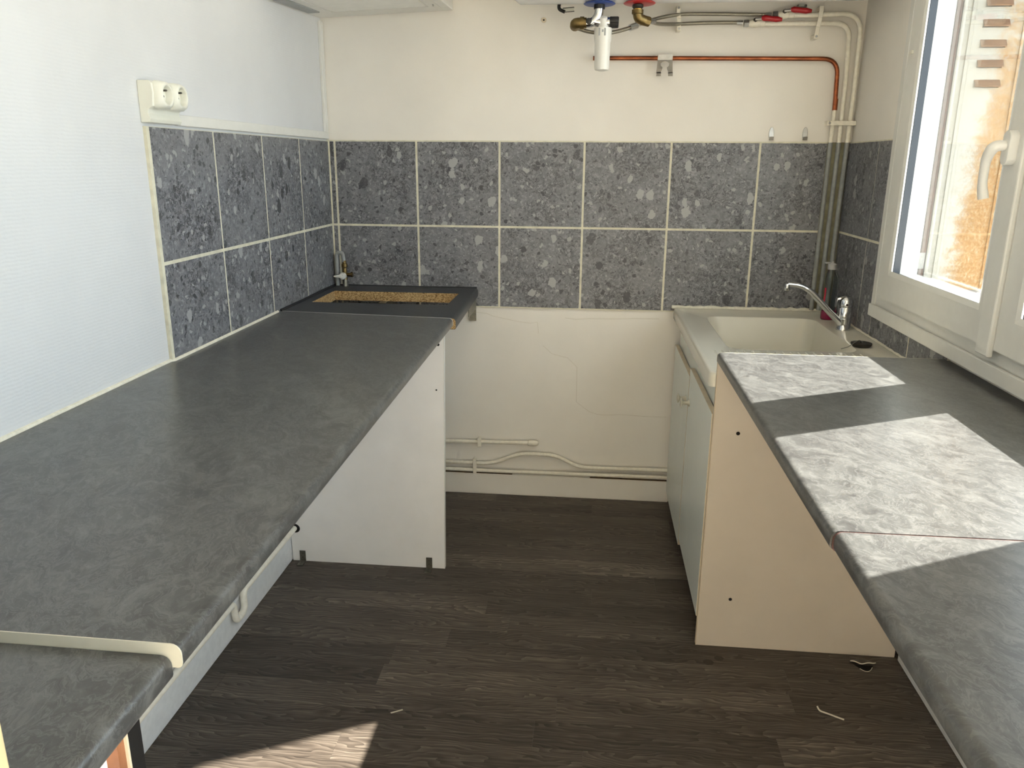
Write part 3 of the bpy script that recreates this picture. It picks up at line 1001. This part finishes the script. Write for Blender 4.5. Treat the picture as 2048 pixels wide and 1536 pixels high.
# ------------------------------------------------------------------ water heater with its fittings
HY, HZ, HR = -0.285, 2.205, 0.265
wh = empty('water_heater', (1.37, HY, HZ - HR))
latheobj('tank', [(0.10, 0.752), (0.20, 0.757), (0.245, 0.772), (HR, 0.80), (HR, 1.94), (0.245, 1.958), (0.20, 1.967), (0.10, 1.97)], (0, HY, HZ), 'x', 'enamel', wh, 64)
for x, m in ((1.072, 'blue_plastic'), (1.206, 'red_plastic')):
    latheobj('flange', [(0.020, HZ - HR + 0.003), (0.045, HZ - HR + 0.001), (0.054, HZ - HR - 0.004), (0.050, HZ - HR - 0.0065), (0.016, HZ - HR - 0.006)], (x, HY, 0), 'z', m, wh, 28)
box('mount_bar', (0.80, 1.94, -0.04, -0.0005, 2.16, 2.25), 'enamel', wh)
tubeobj('cable_gland', fillet([(0.935, -0.20, 1.975), (0.930, -0.205, 1.935), (0.952, -0.21, 1.925)], 0.01), 0.006, 'rubber', wh, 10)
tubeobj('cable_sleeve', [(0.945, -0.205, 1.931), (0.985, -0.205, 1.934)], 0.008, 'clear_clip', wh, 10)
tag(settle(wh), 'white horizontal water heater tank along the top edge, above the pipes', 'water heater')

sg = empty('safety_valve', (1.072, HY, 1.72))
latheobj('sleeve', [(0.0185, 1.9335), (0.0185, 1.920)], (1.072, HY, 0), 'z', 'black_plastic', sg, 18)
tubeobj('body', fillet([(1.072, HY, 1.924), (1.071, HY, 1.900), (1.052, HY, 1.878), (1.028, HY, 1.876)], 0.02), 0.0155, 'chrome', sg, 14)
tubeobj('branch', [(1.055, HY, 1.882), (1.090, HY, 1.876)], 0.0150, 'chrome', sg, 14)
latheobj('screw_cap', [(0.010, HY - 0.012), (0.010, HY - 0.020), (0.008, HY - 0.021)], (1.038, 0, 1.880), 'y', 'black_plastic', sg, 14)
tubeobj('elbow', fillet([(1.030, HY, 1.877), (0.992, HY, 1.877), (0.990, HY + 0.03, 1.872)], 0.014), 0.0175, 'brass', sg, 16)
latheobj('elbow_collar', [(0.0205, 1.008), (0.0205, 1.022)], (0, HY, 1.877), 'x', 'brass', sg, 16)
latheobj('knob_collar', [(0.0165, 1.096), (0.0165, 1.108)], (0, HY, 1.878), 'x', 'chrome', sg, 18)
bm = bmesh.new()
rings = []
for h, s in ((1.108, 0.0165), (1.110, 0.0185), (1.136, 0.0185), (1.139, 0.017)):
    rings.append([(h, HY + math.cos(2 * math.pi * k / 36) * s * (1 if k % 2 else 0.95), 1.878 + math.sin(2 * math.pi * k / 36) * s * (1 if k % 2 else 0.95)) for k in range(36)])
loft(bm, rings)
finish('knob', bm, 'black_plastic', sg)
bm = bmesh.new()
loft(bm, [[(1.088 + math.cos(a) * rx, HY + math.sin(a) * ry, z) for a in [2 * math.pi * k / 24 for k in range(24)]]
          for z, rx, ry in ((1.898, 0.005, 0.005), (1.896, 0.012, 0.012), (1.888, 0.0180, 0.019), (1.860, 0.0180, 0.019), (1.845, 0.014, 0.014))])
finish('neck', bm, 'pvc', sg, smooth=True)
cup = latheobj('siphon_cup', [(0.0275, 1.858), (0.0300, 1.860), (0.0298, 1.828), (0.0290, 1.820), (0.0268, 1.815), (0.0258, 1.735), (0.0235, 1.727), (0.012, 1.7235), (0.001, 1.723)], (1.087, HY, 0), 'z', 'pvc', sg, 32)
bm = bmesh.new()
bm_box(bm, 1.072, 1.077, HY - 0.0300, HY - 0.0245, 1.833, 1.857)
bm_box(bm, 1.091, 1.096, HY - 0.0300, HY - 0.0245, 1.833, 1.857)
bm_box(bm, 1.083, 1.089, HY - 0.0302, HY - 0.0280, 1.844, 1.852)
finish('siphon_slot', bm, 'lamp_cover', cup)
tag(settle(sg), 'safety valve with brass elbow, black knob and white siphon under the blue ring', 'valve')

hf = empty('hot_outlet', (1.202, HY, 1.87))
latheobj('insulator', [(0.014, 1.9335), (0.0185, 1.931), (0.0185, 1.924), (0.014, 1.919)], (1.201, HY, 0), 'z', 'rubber', hf, 18)
latheobj('nipple', [(0.0135, 1.921), (0.0135, 1.912)], (1.201, HY, 0), 'z', 'brass_bright', hf, 8)
tubeobj('elbow', fillet([(1.201, HY, 1.916), (1.203, HY, 1.890), (1.226, HY + 0.012, 1.884)], 0.016), 0.0165, 'brass', hf, 16)
latheobj('collar', [(0.0195, 1.916), (0.0195, 1.904), (0.0170, 1.902)], (1.201, HY, 0), 'z', 'brass', hf, 16)
tubeobj('nut', [(1.216, HY + 0.008, 1.886), (1.242, HY + 0.019, 1.882)], 0.0165, 'brass', hf, 8)
tag(settle(hf), 'brass elbow outlet under the red ring of the heater', 'fitting')

def hose(pts, label, ends):
    r = empty('flexible_hose', pts[0])
    tubeobj('hose', fillet(pts, 0.06, 7), 0.0065, 'braid', r, 12)
    for a, b, rad_, m in ends:
        tubeobj('ferrule', [a, b], rad_, m, r, 8)
    return tag(settle(r), label, 'hose')
hose([(0.992, HY + 0.035, 1.868), (1.040, HY + 0.05, 1.855), (1.110, HY + 0.06, 1.852), (1.175, HY + 0.09, 1.872), (1.26, -0.10, 1.915), (1.362, -0.035, 1.944), (1.48, -0.032, 1.943), (1.690, -0.030, 1.938)],
     'braided steel hose from the safety valve to the upper red-handled valve',
     [((1.180, HY + 0.092, 1.874), (1.205, HY + 0.112, 1.884), 0.011, 'chrome'), ((1.672, -0.030, 1.9385), (1.692, -0.030, 1.938), 0.008, 'steel')])
hose([(1.240, HY + 0.018, 1.882), (1.29, -0.12, 1.896), (1.366, -0.032, 1.910), (1.48, -0.032, 1.914), (1.592, -0.030, 1.913)],
     'braided steel hose from the brass outlet to the lower red-handled valve',
     [((1.244, HY + 0.022, 1.883), (1.262, HY + 0.055, 1.888), 0.0085, 'steel'), ((1.572, -0.030, 1.9133), (1.593, -0.030, 1.913), 0.008, 'steel')])

def valve(x, z, label):
    r = empty('ball_valve', (x, -0.03, z))
    latheobj('nut', [(0.0135, x - 0.030), (0.0135, x - 0.014)], (0, -0.030, z), 'x', 'steel', r, 6, 20)
    latheobj('body', [(0.009, x - 0.014), (0.013, x - 0.006), (0.0145, x + 0.006), (0.013, x + 0.018), (0.010, x + 0.024), (0.0115, x + 0.026), (0.0115, x + 0.042), (0.009, x + 0.044)], (0, -0.030, z), 'x', 'pipe_paint', r, 16)
    latheobj('stem', [(0.008, -0.040), (0.008, -0.048), (0.005, -0.054)], (x + 0.008, 0, z + 0.010), 'y', 'steel_dark', r, 6, 20)
    lv = empty('lever', (0, 0, 0))
    lv.parent = r
    tubeobj('arm', [(x + 0.006, -0.050, z + 0.011), (x + 0.030, -0.055, z + 0.012)], 0.0055, 'steel', lv, 8)
    gp = fillet([(x + 0.026, -0.055, z + 0.014), (x + 0.045, -0.057, z + 0.013), (x + 0.068, -0.056, z + 0.010), (x + 0.098, -0.056, z + 0.008)], 0.02, 4)
    nn = len(gp)
    tubeobj('grip', gp, 0.008, 'red_plastic', lv, 12, rad=[0.006 if i in (0, nn - 1) else 0.0108 - 0.0016 * math.sin(math.pi * i / nn) for i in range(nn)])
    settle(r)
    lv.matrix_parent_inverse = Matrix.Translation(-r.location)
    return tag(r, label, 'valve')
valve(1.728, 1.937, 'shut-off valve with red lever on the upper hose')
valve(1.628, 1.910, 'shut-off valve with red lever on the lower hose')

# white supply pipes that turn down into the corner
PZ = 0.862
def water_pipe(pts, low, r_, label):
    o = empty('water_pipe', low[-1])
    tubeobj('pipe', fillet(pts, r_, 8), 0.0085, 'pipe_paint', o)
    tubeobj('grey_section', low, 0.0086, 'pipe_grey', o)
    return tag(settle(o), label, 'pipe')
water_pipe([(1.772, -0.030, 1.936), (1.86, -0.030, 1.936), (2.010, -0.028, 1.942), (2.014, -0.024, 1.72), (2.012, -0.022, 1.497)], [(2.012, -0.022, 1.497), (2.006, -0.022, PZ)], 0.085,
           'water pipe nearest the right wall, from the upper valve down the corner')
water_pipe([(1.672, -0.030, 1.908), (1.86, -0.030, 1.908), (1.972, -0.028, 1.908), (1.980, -0.024, 1.72), (1.982, -0.022, 1.497)], [(1.982, -0.022, 1.497), (1.978, -0.022, PZ)], 0.075,
           'water pipe from the lower valve, middle of the three in the corner')
cp = empty('copper_pipe', (1.5, -0.022, PZ))
tubeobj('pipe', fillet([(1.055, -0.026, 1.796), (1.30, -0.026, 1.795), (1.945, -0.026, 1.789), (1.953, -0.024, 1.61)], 0.055, 8), 0.0078, 'copper', cp, 14)
tubeobj('solder_joint', [(1.9525, -0.024, 1.652), (1.953, -0.024, 1.612)], 0.0092, 'copper', cp, 12)
tubeobj('painted_drop', [(1.953, -0.024, 1.612), (1.952, -0.022, 1.497)], 0.0080, 'pipe_paint', cp, 12)
tubeobj('grey_section', [(1.952, -0.022, 1.497), (1.950, -0.022, PZ)], 0.0081, 'pipe_grey', cp, 12)
tag(settle(cp), 'copper pipe crossing the back wall, painted white where it drops beside the tiles', 'pipe')

# pipe clips
def strap(name, pts, r_w, y, mat, label, screws):
    r = empty(name, (pts[0][0], y, min(p[1] for p in pts)))
    bm = bmesh.new()
    for (x0_, z0_), (x1_, z1_) in zip(pts, pts[1:]):
        d = Vector((x1_ - x0_, z1_ - z0_)).normalized()
        nrm = Vector((-d.y, d.x)) * r_w
        poly = [(x0_ + nrm.x, z0_ + nrm.y), (x1_ + nrm.x, z1_ + nrm.y), (x1_ - nrm.x, z1_ - nrm.y), (x0_ - nrm.x, z0_ - nrm.y)]
        prism(bm, poly, 'y', y, y + 0.004)
    for x_, z_ in (pts[0], pts[-1]):
        bm_box(bm, x_ - r_w, x_ + r_w, y + 0.003, -0.0005, z_ - r_w, z_ + r_w)
    finish('strap', bm, mat, r, bevel=0.001)
    for x_, z_ in screws:
        latheobj('screw', [(0.0045, y - 0.003), (0.0035, y + 0.001)], (x_, 0, z_), 'y', 'steel', r, 10)
    return tag(settle(r), label, 'clip')
strap('pipe_clip', [(1.359, 1.962), (1.359, 1.944), (1.362, 1.925), (1.364, 1.892)], 0.007, -0.048, 'pipe_paint', 'white metal clip holding the two braided hoses', [(1.359, 1.962), (1.364, 1.892)])
strap('pipe_clip', [(1.862, 1.955), (1.861, 1.925), (1.856, 1.893), (1.853, 1.862)], 0.0075, -0.050, 'pipe_paint', 'white painted clip across the two water pipes beside the red levers', [(1.853, 1.862)])
strap('pipe_clip', [(1.936, 1.566), (2.024, 1.566)], 0.008, -0.040, 'pipe_paint', 'white metal strap across the three corner pipes just above the tiles', [(1.936, 1.566)])

bc = empty('broom_clip', (1.32, -0.03, 1.74))
def gap_poly(s):
    base = [(0.027, 0.0), (0.030, -0.045), (0.013, -0.045), (0.013, -0.040), (0.010, -0.034), (0.008, -0.026), (0.015, -0.020), (0.016, -0.012), (0.008, -0.006), (0.0, -0.004), (0.0, 0.0)]
    return [(1.321 + s * a, 1.787 + b) for a, b in base]
bm = bmesh.new()
for s in (-1, 1):
    prism(bm, gap_poly(s), 'y', -0.041, -0.0385)
    bm_box(bm, *(sorted((1.321 + s * 0.013, 1.321 + s * 0.030)) + [-0.050, -0.0385, 1.7405, 1.743]))
    bm_box(bm, *(sorted((1.321 + s * 0.013, 1.321 + s * 0.030)) + [-0.050, -0.048, 1.730, 1.743]))
finish('jaw', bm, 'steel_dark', bc)
box('top_plate', (1.294, 1.348, -0.041, -0.0005, 1.787, 1.806), 'steel', bc)
tag(settle(bc), 'grey steel spring clip hanging on the copper pipe', 'clip')

pg = empty('wall_plug', (0.866, 0, 1.933))
latheobj('plug', [(0.0095, 0.0), (0.0095, -0.003), (0.008, -0.0035)], (0.866, 0, 1.933), 'y', 'edge_cream', pg, 14)
latheobj('hole', [(0.003, -0.0034), (0.003, -0.0042)], (0.866, 0, 1.933), 'y', 'hole_dark', pg, 10)
tag(settle(pg), 'small beige wall plug left in the back wall', 'wall plug')

def hook(x, label):
    r = empty('adhesive_hook', (x, 0, 1.50))
    prof = []
    N = 20
    for k in range(N):
        a = 2 * math.pi * k / N
        prof.append((x + 0.0095 * math.cos(a), 1.527 + 0.026 * math.sin(a) if math.sin(a) > 0 else 1.527 + 0.022 * math.sin(a)))
    bm = bmesh.new()
    prism(bm, prof, 'y', -0.004, -0.0005)
    finish('plate', bm, 'steel', r, smooth=True, bevel=0.001)
    bm = bmesh.new()
    prism(bm, [(-0.004, 1.506), (-0.014, 1.505), (-0.016, 1.518), (-0.0145, 1.518), (-0.012, 1.5075), (-0.004, 1.509)], 'x', x - 0.0075, x + 0.0075)
    finish('hook', bm, 'steel_dark', r)
    return tag(settle(r), label, 'hook')
hook(1.737, 'oval steel hook above the tiles, farther from the pipes')
hook(1.861, 'oval steel hook above the tiles, nearer the corner pipes')

ck = empty('clear_clip', (1.80, -0.03, 1.95))
box('clip_body', (1.783, 1.815, -0.030, -0.0005, 1.962, 1.972), 'clear_clip', ck, bevel=0.002)
box('clip_core', (1.790, 1.808, -0.022, -0.0005, 1.966, 1.976), 'pvc', ck, bevel=0.002)
tag(settle(ck), 'clear plastic clip on the back wall above the upper red lever', 'clip')

# ------------------------------------------------------------------ sink unit
cb = empty('sink_cabinet', (1.73, -0.53, 0))
XF = 1.432
box('side_panel', (1.432, 2.016, -1.062, -1.045, 0.0, 0.8885), 'melamine_beige_shade', cb, bevel=0.0008)
box('side_edge', (1.4305, 1.432, -1.0622, -1.0448, 0.0, 0.8885), 'edge_cream', cb)
box('side_panel', (1.446, 2.016, -0.034, -0.018, 0.0, 0.815), 'melamine', cb)
box('apron', (1.446, 1.460, -1.045, -0.034, 0.690, 0.815), 'melamine_door', cb)
box('base_shelf', (1.462, 2.016, -1.045, -0.034, 0.090, 0.106), 'melamine', cb)
box('plinth', (1.490, 1.504, -1.045, -0.034, 0.0, 0.090), 'black_plastic', cb)
for k, (ya, yb, za, zb_) in enumerate(((-0.520, -0.028, 0.058, 0.706), (-1.043, -0.530, 0.088, 0.738))):
    dd = box('door', (1.4275, 1.4425, ya + 0.0015, yb - 0.0015, za + 0.0015, zb_ - 0.0015), 'melamine_door', cb, bevel=0.0006)
    bm = bmesh.new()
    bm_box(bm, 1.4280, 1.4425, ya, yb, zb_ - 0.0014, zb_)
    bm_box(bm, 1.4280, 1.4425, ya, ya + 0.0014, za, zb_)
    bm_box(bm, 1.4280, 1.4425, yb - 0.0014, yb, za, zb_)
    finish('edge_band', bm, 'edge_cream', dd)
    ky = -0.476 if k == 0 else -0.566
    kz = 0.612 if k == 0 else 0.622
    latheobj('knob', [(0.012, 1.4275), (0.011, 1.425), (0.0062, 1.419), (0.006, 1.408), (0.009, 1.403), (0.0165, 1.400), (0.0165, 1.397), (0.010, 1.395)], (0, ky, kz), 'x', 'edge_white', dd, 20)
for x, z, r in ((1.501, 0.688, 0.0055), (1.522, 0.163, 0.005)):
    latheobj('drill_hole', [(r, -1.0630), (r, -1.0610)], (x, 0, z), 'y', 'hole_dark', cb, 12)
tag(settle(cb), 'white sink cabinet with two doors, round knobs and a shade-darkened beige side panel', 'cabinet')

def rrect(x0, x1, y0, y1, r, z, n=6):
    pts = []
    for cx, cy, a0 in ((x1 - r, y1 - r, 0), (x0 + r, y1 - r, 90), (x0 + r, y0 + r, 180), (x1 - r, y0 + r, 270)):
        for k in range(n + 1):
            a = math.radians(a0 + 90 * k / n)
            pts.append((cx + r * math.cos(a), cy + r * math.sin(a), z))
    return pts
sk = empty('kitchen_sink', (1.72, -0.53, 0.815))
SX0, SX1, SYa, SYb = 1.412, 2.022, -1.0435, -0.012
BX0, BX1, BYa, BYb = 1.525, 1.925, -0.700, -0.145
bm = bmesh.new()
loft(bm, [rrect(SX0 + 0.012, SX1 - 0.010, SYa + 0.006, SYb - 0.01, 0.014, 0.8165),
          rrect(SX0, SX1, SYa, SYb, 0.016, 0.8165), rrect(SX0, SX1, SYa, SYb, 0.018, 0.850), rrect(SX0 + 0.003, SX1 - 0.003, SYa + 0.003, SYb - 0.003, 0.018, 0.8555), rrect(SX0 + 0.010, SX1 - 0.010, SYa + 0.010, SYb - 0.010, 0.018, 0.857),
          rrect(SX0 + 0.022, SX1 - 0.022, SYa + 0.022, SYb - 0.020, 0.02, 0.8515),
          rrect(BX0 - 0.012, BX1 + 0.012, BYa - 0.012, BYb + 0.012, 0.062, 0.8505),
          rrect(BX0 - 0.004, BX1 + 0.004, BYa - 0.004, BYb + 0.004, 0.056, 0.8480), rrect(BX0, BX1, BYa, BYb, 0.052, 0.838),
          rrect(BX0 + 0.012, BX1 - 0.012, BYa + 0.012, BYb - 0.012, 0.050, 0.72), rrect(BX0 + 0.022, BX1 - 0.022, BYa + 0.022, BYb - 0.022, 0.05, 0.69),
          rrect(BX0 + 0.050, BX1 - 0.050, BYa + 0.050, BYb - 0.050, 0.04, 0.678)], cap=False)
# close the basin floor
bm.verts.ensure_lookup_table()
last = bm.verts[-28:]
bm.faces.new(last)
finish('bowl', bm, 'ceramic', sk, smooth=True, angle=50)
latheobj('drain', [(0.035, 0.6785), (0.033, 0.681), (0.022, 0.680), (0.012, 0.679)], (1.725, -0.42, 0), 'z', 'chrome', sk, 24)
for k in range(20):
    xk = 1.470 + k * 0.0235
    bm = bmesh.new()
    tube(bm, [(xk, -0.728, 0.8470), (xk, -0.740, 0.8484), (xk, -0.96, 0.8486), (xk, -0.985, 0.8470)], 0.004, 8)
    finish('drain_ridge', bm, 'ceramic', sk, smooth=True)
# lumpy sealant along the back and the window wall
bm = bmesh.new()
pts = [(SX0 - 0.008 + 0.62 * k / 44, -0.0135 - 0.002 * random.random(), 0.8565 + 0.004 * random.random()) for k in range(45)]
tube(bm, pts, 0.008, 8, rad=[0.006 + 0.004 * random.random() for _ in pts])
finish('sealant', bm, 'sealant', sk, smooth=True)
bm = bmesh.new()
pts = [(W - 0.011, -0.03 - 1.0 * k / 50, 0.853 + 0.003 * random.random()) for k in range(51)]
tube(bm, pts, 0.006, 8, rad=[0.005 + 0.002 * random.random() for _ in pts])
finish('sealant', bm, 'sealant', sk, smooth=True)
tag(settle(sk), 'white ceramic kitchen sink with ribbed drainboard under the window', 'sink')

tp = empty('mixer_tap', (1.976, -0.352, 0.8515))
TX, TY = 1.976, -0.352
latheobj('body', [(0.0248, 0.8512), (0.0248, 0.857), (0.0238, 0.859), (0.0232, 0.875), (0.0240, 0.892), (0.0228, 0.8935), (0.0244, 0.895), (0.0248, 0.931), (0.0235, 0.934)], (TX, TY, 0), 'z', 'chrome', tp, 32)
lev = latheobj('lever_head', [(0.0244, 0.935), (0.0250, 0.945), (0.0240, 0.958), (0.019, 0.968), (0.008, 0.9735), (0.001, 0.974)], (TX, TY, 0), 'z', 'chrome', tp, 32)
bm = bmesh.new()
loft(bm, [[(TX + dx, TY + s * w_, z + h) for s, h in ((-1, -t2), (1, -t2), (1, t2), (-1, t2))] for dx, z, w_, t2 in ((-0.004, 0.966, 0.016, 0.004), (-0.020, 0.968, 0.014, 0.004), (-0.034, 0.962, 0.012, 0.004), (-0.036, 0.935, 0.010, 0.003))])
finish('lever', bm, 'chrome', lev, smooth=True, bevel=0.002)
latheobj('marker', [(0.004, TY - 0.0238), (0.004, TY - 0.0255)], (TX - 0.004, 0, 0.944), 'y', 'black_plastic', lev, 12)
sp_ = fillet([(TX - 0.012, TY - 0.006, 0.876), (TX - 0.05, TY - 0.004, 0.910), (1.848, TY - 0.004, 0.988), (1.815, TY - 0.004, 1.006), (1.768, TY - 0.004, 1.010)], 0.035, 6)
ns = len(sp_)
tubeobj('spout', sp_, 0.008, 'chrome', tp, 14, rad=[0.0125 - 0.0045 * i / ns for i in range(ns)])
latheobj('aerator', [(0.0085, 1.012), (0.0100, 1.006), (0.0100, 0.990), (0.0085, 0.988), (0.005, 0.989)], (1.766, TY - 0.004, 0), 'z', 'chrome', tp, 18)
tag(settle(tp), 'chrome single-lever mixer tap with long curved spout on the sink', 'tap')

bt = empty('soap_bottle', (1.977, -0.160, 0.851))
BX, BY = 1.977, -0.160
def oval(prof, k=0.72, seg=28):
    bm = bmesh.new()
    loft(bm, [[(BX + dx + r * math.cos(a), BY + r * k * math.sin(a), z) for a in [2 * math.pi * i / seg for i in range(seg)]] for r, z, dx in prof])
    return bm
finish('bottle', oval([(0.026, 0.8515, 0), (0.029, 0.856, 0), (0.029, 0.880, 0), (0.0245, 0.915, 0), (0.0225, 0.945, 0), (0.0235, 0.975, 0), (0.025, 0.995, 0), (0.0235, 1.012, -0.002), (0.018, 1.030, -0.004), (0.0125, 1.038, -0.006), (0.0125, 1.041, -0.006)]), 'bottle_plastic', bt, smooth=True)
finish('liquid', oval([(0.025, 0.8525, 0), (0.028, 0.857, 0), (0.028, 0.878, 0), (0.0270, 0.884, 0)]), 'pink_liquid', bt, smooth=True)
bm = bmesh.new()
loft(bm, [[(BX + r_ * math.cos(a), BY + r_ * 0.72 * math.sin(a), z) for a in [math.radians(150 + 60 * i / 8) for i in range(9)]] for r_, z in ((0.0276, 0.900), (0.0250, 0.918), (0.0232, 0.945), (0.0240, 0.972))], close=False, cap=False)
finish('label', bm, 'pink_label', bt, smooth=True)
cpn = latheobj('cap', [(0.0160, 1.041), (0.0162, 1.0435), (0.0160, 1.047), (0.0165, 1.049), (0.0160, 1.060), (0.0110, 1.064), (0.004, 1.066), (0.004, 1.071), (0.002, 1.072)], (BX - 0.006, BY, 0), 'z', 'bottle_cap', bt, 24)
bm = bmesh.new()
bm_box(bm, BX - 0.034, BX - 0.014, BY - 0.006, BY + 0.006, 1.062, 1.068)
finish('flip_lid', bm, 'bottle_cap', cpn, bevel=0.002)
tag(settle(bt), 'clear plastic detergent bottle with a little pink liquid behind the tap', 'bottle')

pl = empty('sink_plug', (1.953, -0.622, 0.851))
latheobj('plug', [(0.026, 0.8514), (0.029, 0.8550), (0.0325, 0.8600), (0.0325, 0.8635), (0.030, 0.8645), (0.006, 0.8640), (0.004, 0.868), (0.001, 0.868)], (1.953, -0.622, 0), 'z', 'rubber', pl, 28)
cpts = fillet([(1.953, -0.622, 0.8675), (1.940, -0.636, 0.8755), (1.926, -0.634, 0.8655), (1.917, -0.640, 0.860), (1.905, -0.648, 0.8540), (1.872, -0.680, 0.8545)], 0.01, 5)
ch = None
bm = bmesh.new()
tot = []
for a, b in zip(cpts, cpts[1:]):
    d = (b - a).length
    for k in range(max(1, int(d / 0.0032))):
        tot.append(a.lerp(b, k / max(1, int(d / 0.0032))))
for p in tot:
    lathe(bm, [(0.0003, -0.0014), (0.0013, -0.0006), (0.0013, 0.0006), (0.0003, 0.0014)], p, 'x', 6)
ch = finish('chain', bm, 'steel_dark', pl, smooth=True)
tag(settle(pl), 'black rubber sink plug with ball chain lying on the sink rim', 'plug')

# ------------------------------------------------------------------ right worktops
def worktop_r(bm, secs):
    rings = []
    for xf, y_ in secs:
        pr = nose_profile(W - 0.002 - xf, ZC)
        rings.append([(W - x, y_, z) for x, z in pr])
    loft(bm, rings)
rw = empty('worktop', (1.72, -1.6, ZC - 0.038))
bm = bmesh.new()
worktop_r(bm, [(1.426, -1.0535), (1.423, -2.1425)])
finish('slab', bm, 'laminate', rw, smooth=True, angle=30)
bm = bmesh.new()
worktop_r(bm, [(1.4255, -1.0515), (1.4255, -1.0535)])
finish('edge_strip', bm, 'edge_white', rw, smooth=True, angle=30)
bm = bmesh.new()
worktop_r(bm, [(1.4245, -2.1425), (1.4245, -2.1465)])
ce = finish('cut_edge', bm, 'seam_brown', rw)
for v in ce.data.vertices:
    v.co.z -= 0.0012
    if v.co.x < 1.6:
        v.co.x += 0.0012
tag(settle(rw), 'grey marbled worktop under the window beside the sink', 'worktop')
rn = empty('worktop', (1.72, -2.6, ZC - 0.038))
bm = bmesh.new()
worktop_r(bm, [(1.4270, -2.1465), (1.4235, -2.76)])
finish('slab', bm, 'laminate', rn, smooth=True, angle=30)
tag(settle(rn), 'grey marbled worktop nearest the camera at right, past the seam', 'worktop')

# ------------------------------------------------------------------ floor litter
lf = empty('torn_vinyl', (1.91, -1.115, 0))
bm = bmesh.new()
N = 14
rings = []
edge = [(1.874 + 0.072 * k / N, -1.106 + 0.0012 * math.sin(k * 0.9) - 0.008 * math.sin(math.pi * k / N)) for k in range(N + 1)]
top = [bm.verts.new((x, y_, 0.008 + 0.0015 * math.sin(k * 0.8))) for k, (x, y_) in enumerate(edge)]
bot = [bm.verts.new((x + 0.002, y_ + 0.028 * math.sin(math.pi * (k + 0.5) / (N + 1)) + 0.004, 0.0006)) for k, (x, y_) in enumerate(edge)]
for k in range(N):
    bm.faces.new((top[k], top[k + 1], bot[k + 1], bot[k]))
fl = finish('flap', bm, 'plank', lf)
md = fl.modifiers.new('thick', 'SOLIDIFY'); md.thickness = 0.0015
tubeobj('torn_edge', [(x, y_ - 0.001, 0.009 + 0.0015 * math.sin(k * 0.8)) for k, (x, y_) in enumerate(edge)], 0.0016, 'paper_white', lf, 6)
bm = bmesh.new()
hole = [(1.884 + 0.054 * k / 10, -1.112 - 0.030 * math.sin(math.pi * k / 10)) for k in range(11)]
vs_ = [bm.verts.new((x, y_, 0.0008)) for x, y_ in hole]
bm.faces.new(vs_)
finish('tear', bm, 'hole_dark', lf)
tubeobj('torn_edge', [(x, y_ - 0.001, 0.0012) for x, y_ in hole[2:-1]], 0.001, 'paper_white', lf, 6)
tag(settle(lf), 'curled torn flap in the vinyl floor beside the beige cabinet panel', 'tear')
tag(tubeobj('vinyl_curl', fillet([(1.722, -1.325, 0.009), (1.725, -1.336, 0.004), (1.750, -1.348, 0.0035), (1.782, -1.362, 0.001)], 0.006), 0.0022, 'paper_white', None, 8), 'thin curled sliver sticking up from the floor at lower right', 'sliver')
bm = bmesh.new()
loft(bm, [[(0.580, -1.466, z), (0.583, -1.468, z), (0.611, -1.452, z), (0.609, -1.449, z)] for z in (0.0004, 0.002)])
tag(finish('paper_scrap', bm, 'paper_white'), 'small white sliver of paper on the floor beside the sunlit patch', 'scrap')
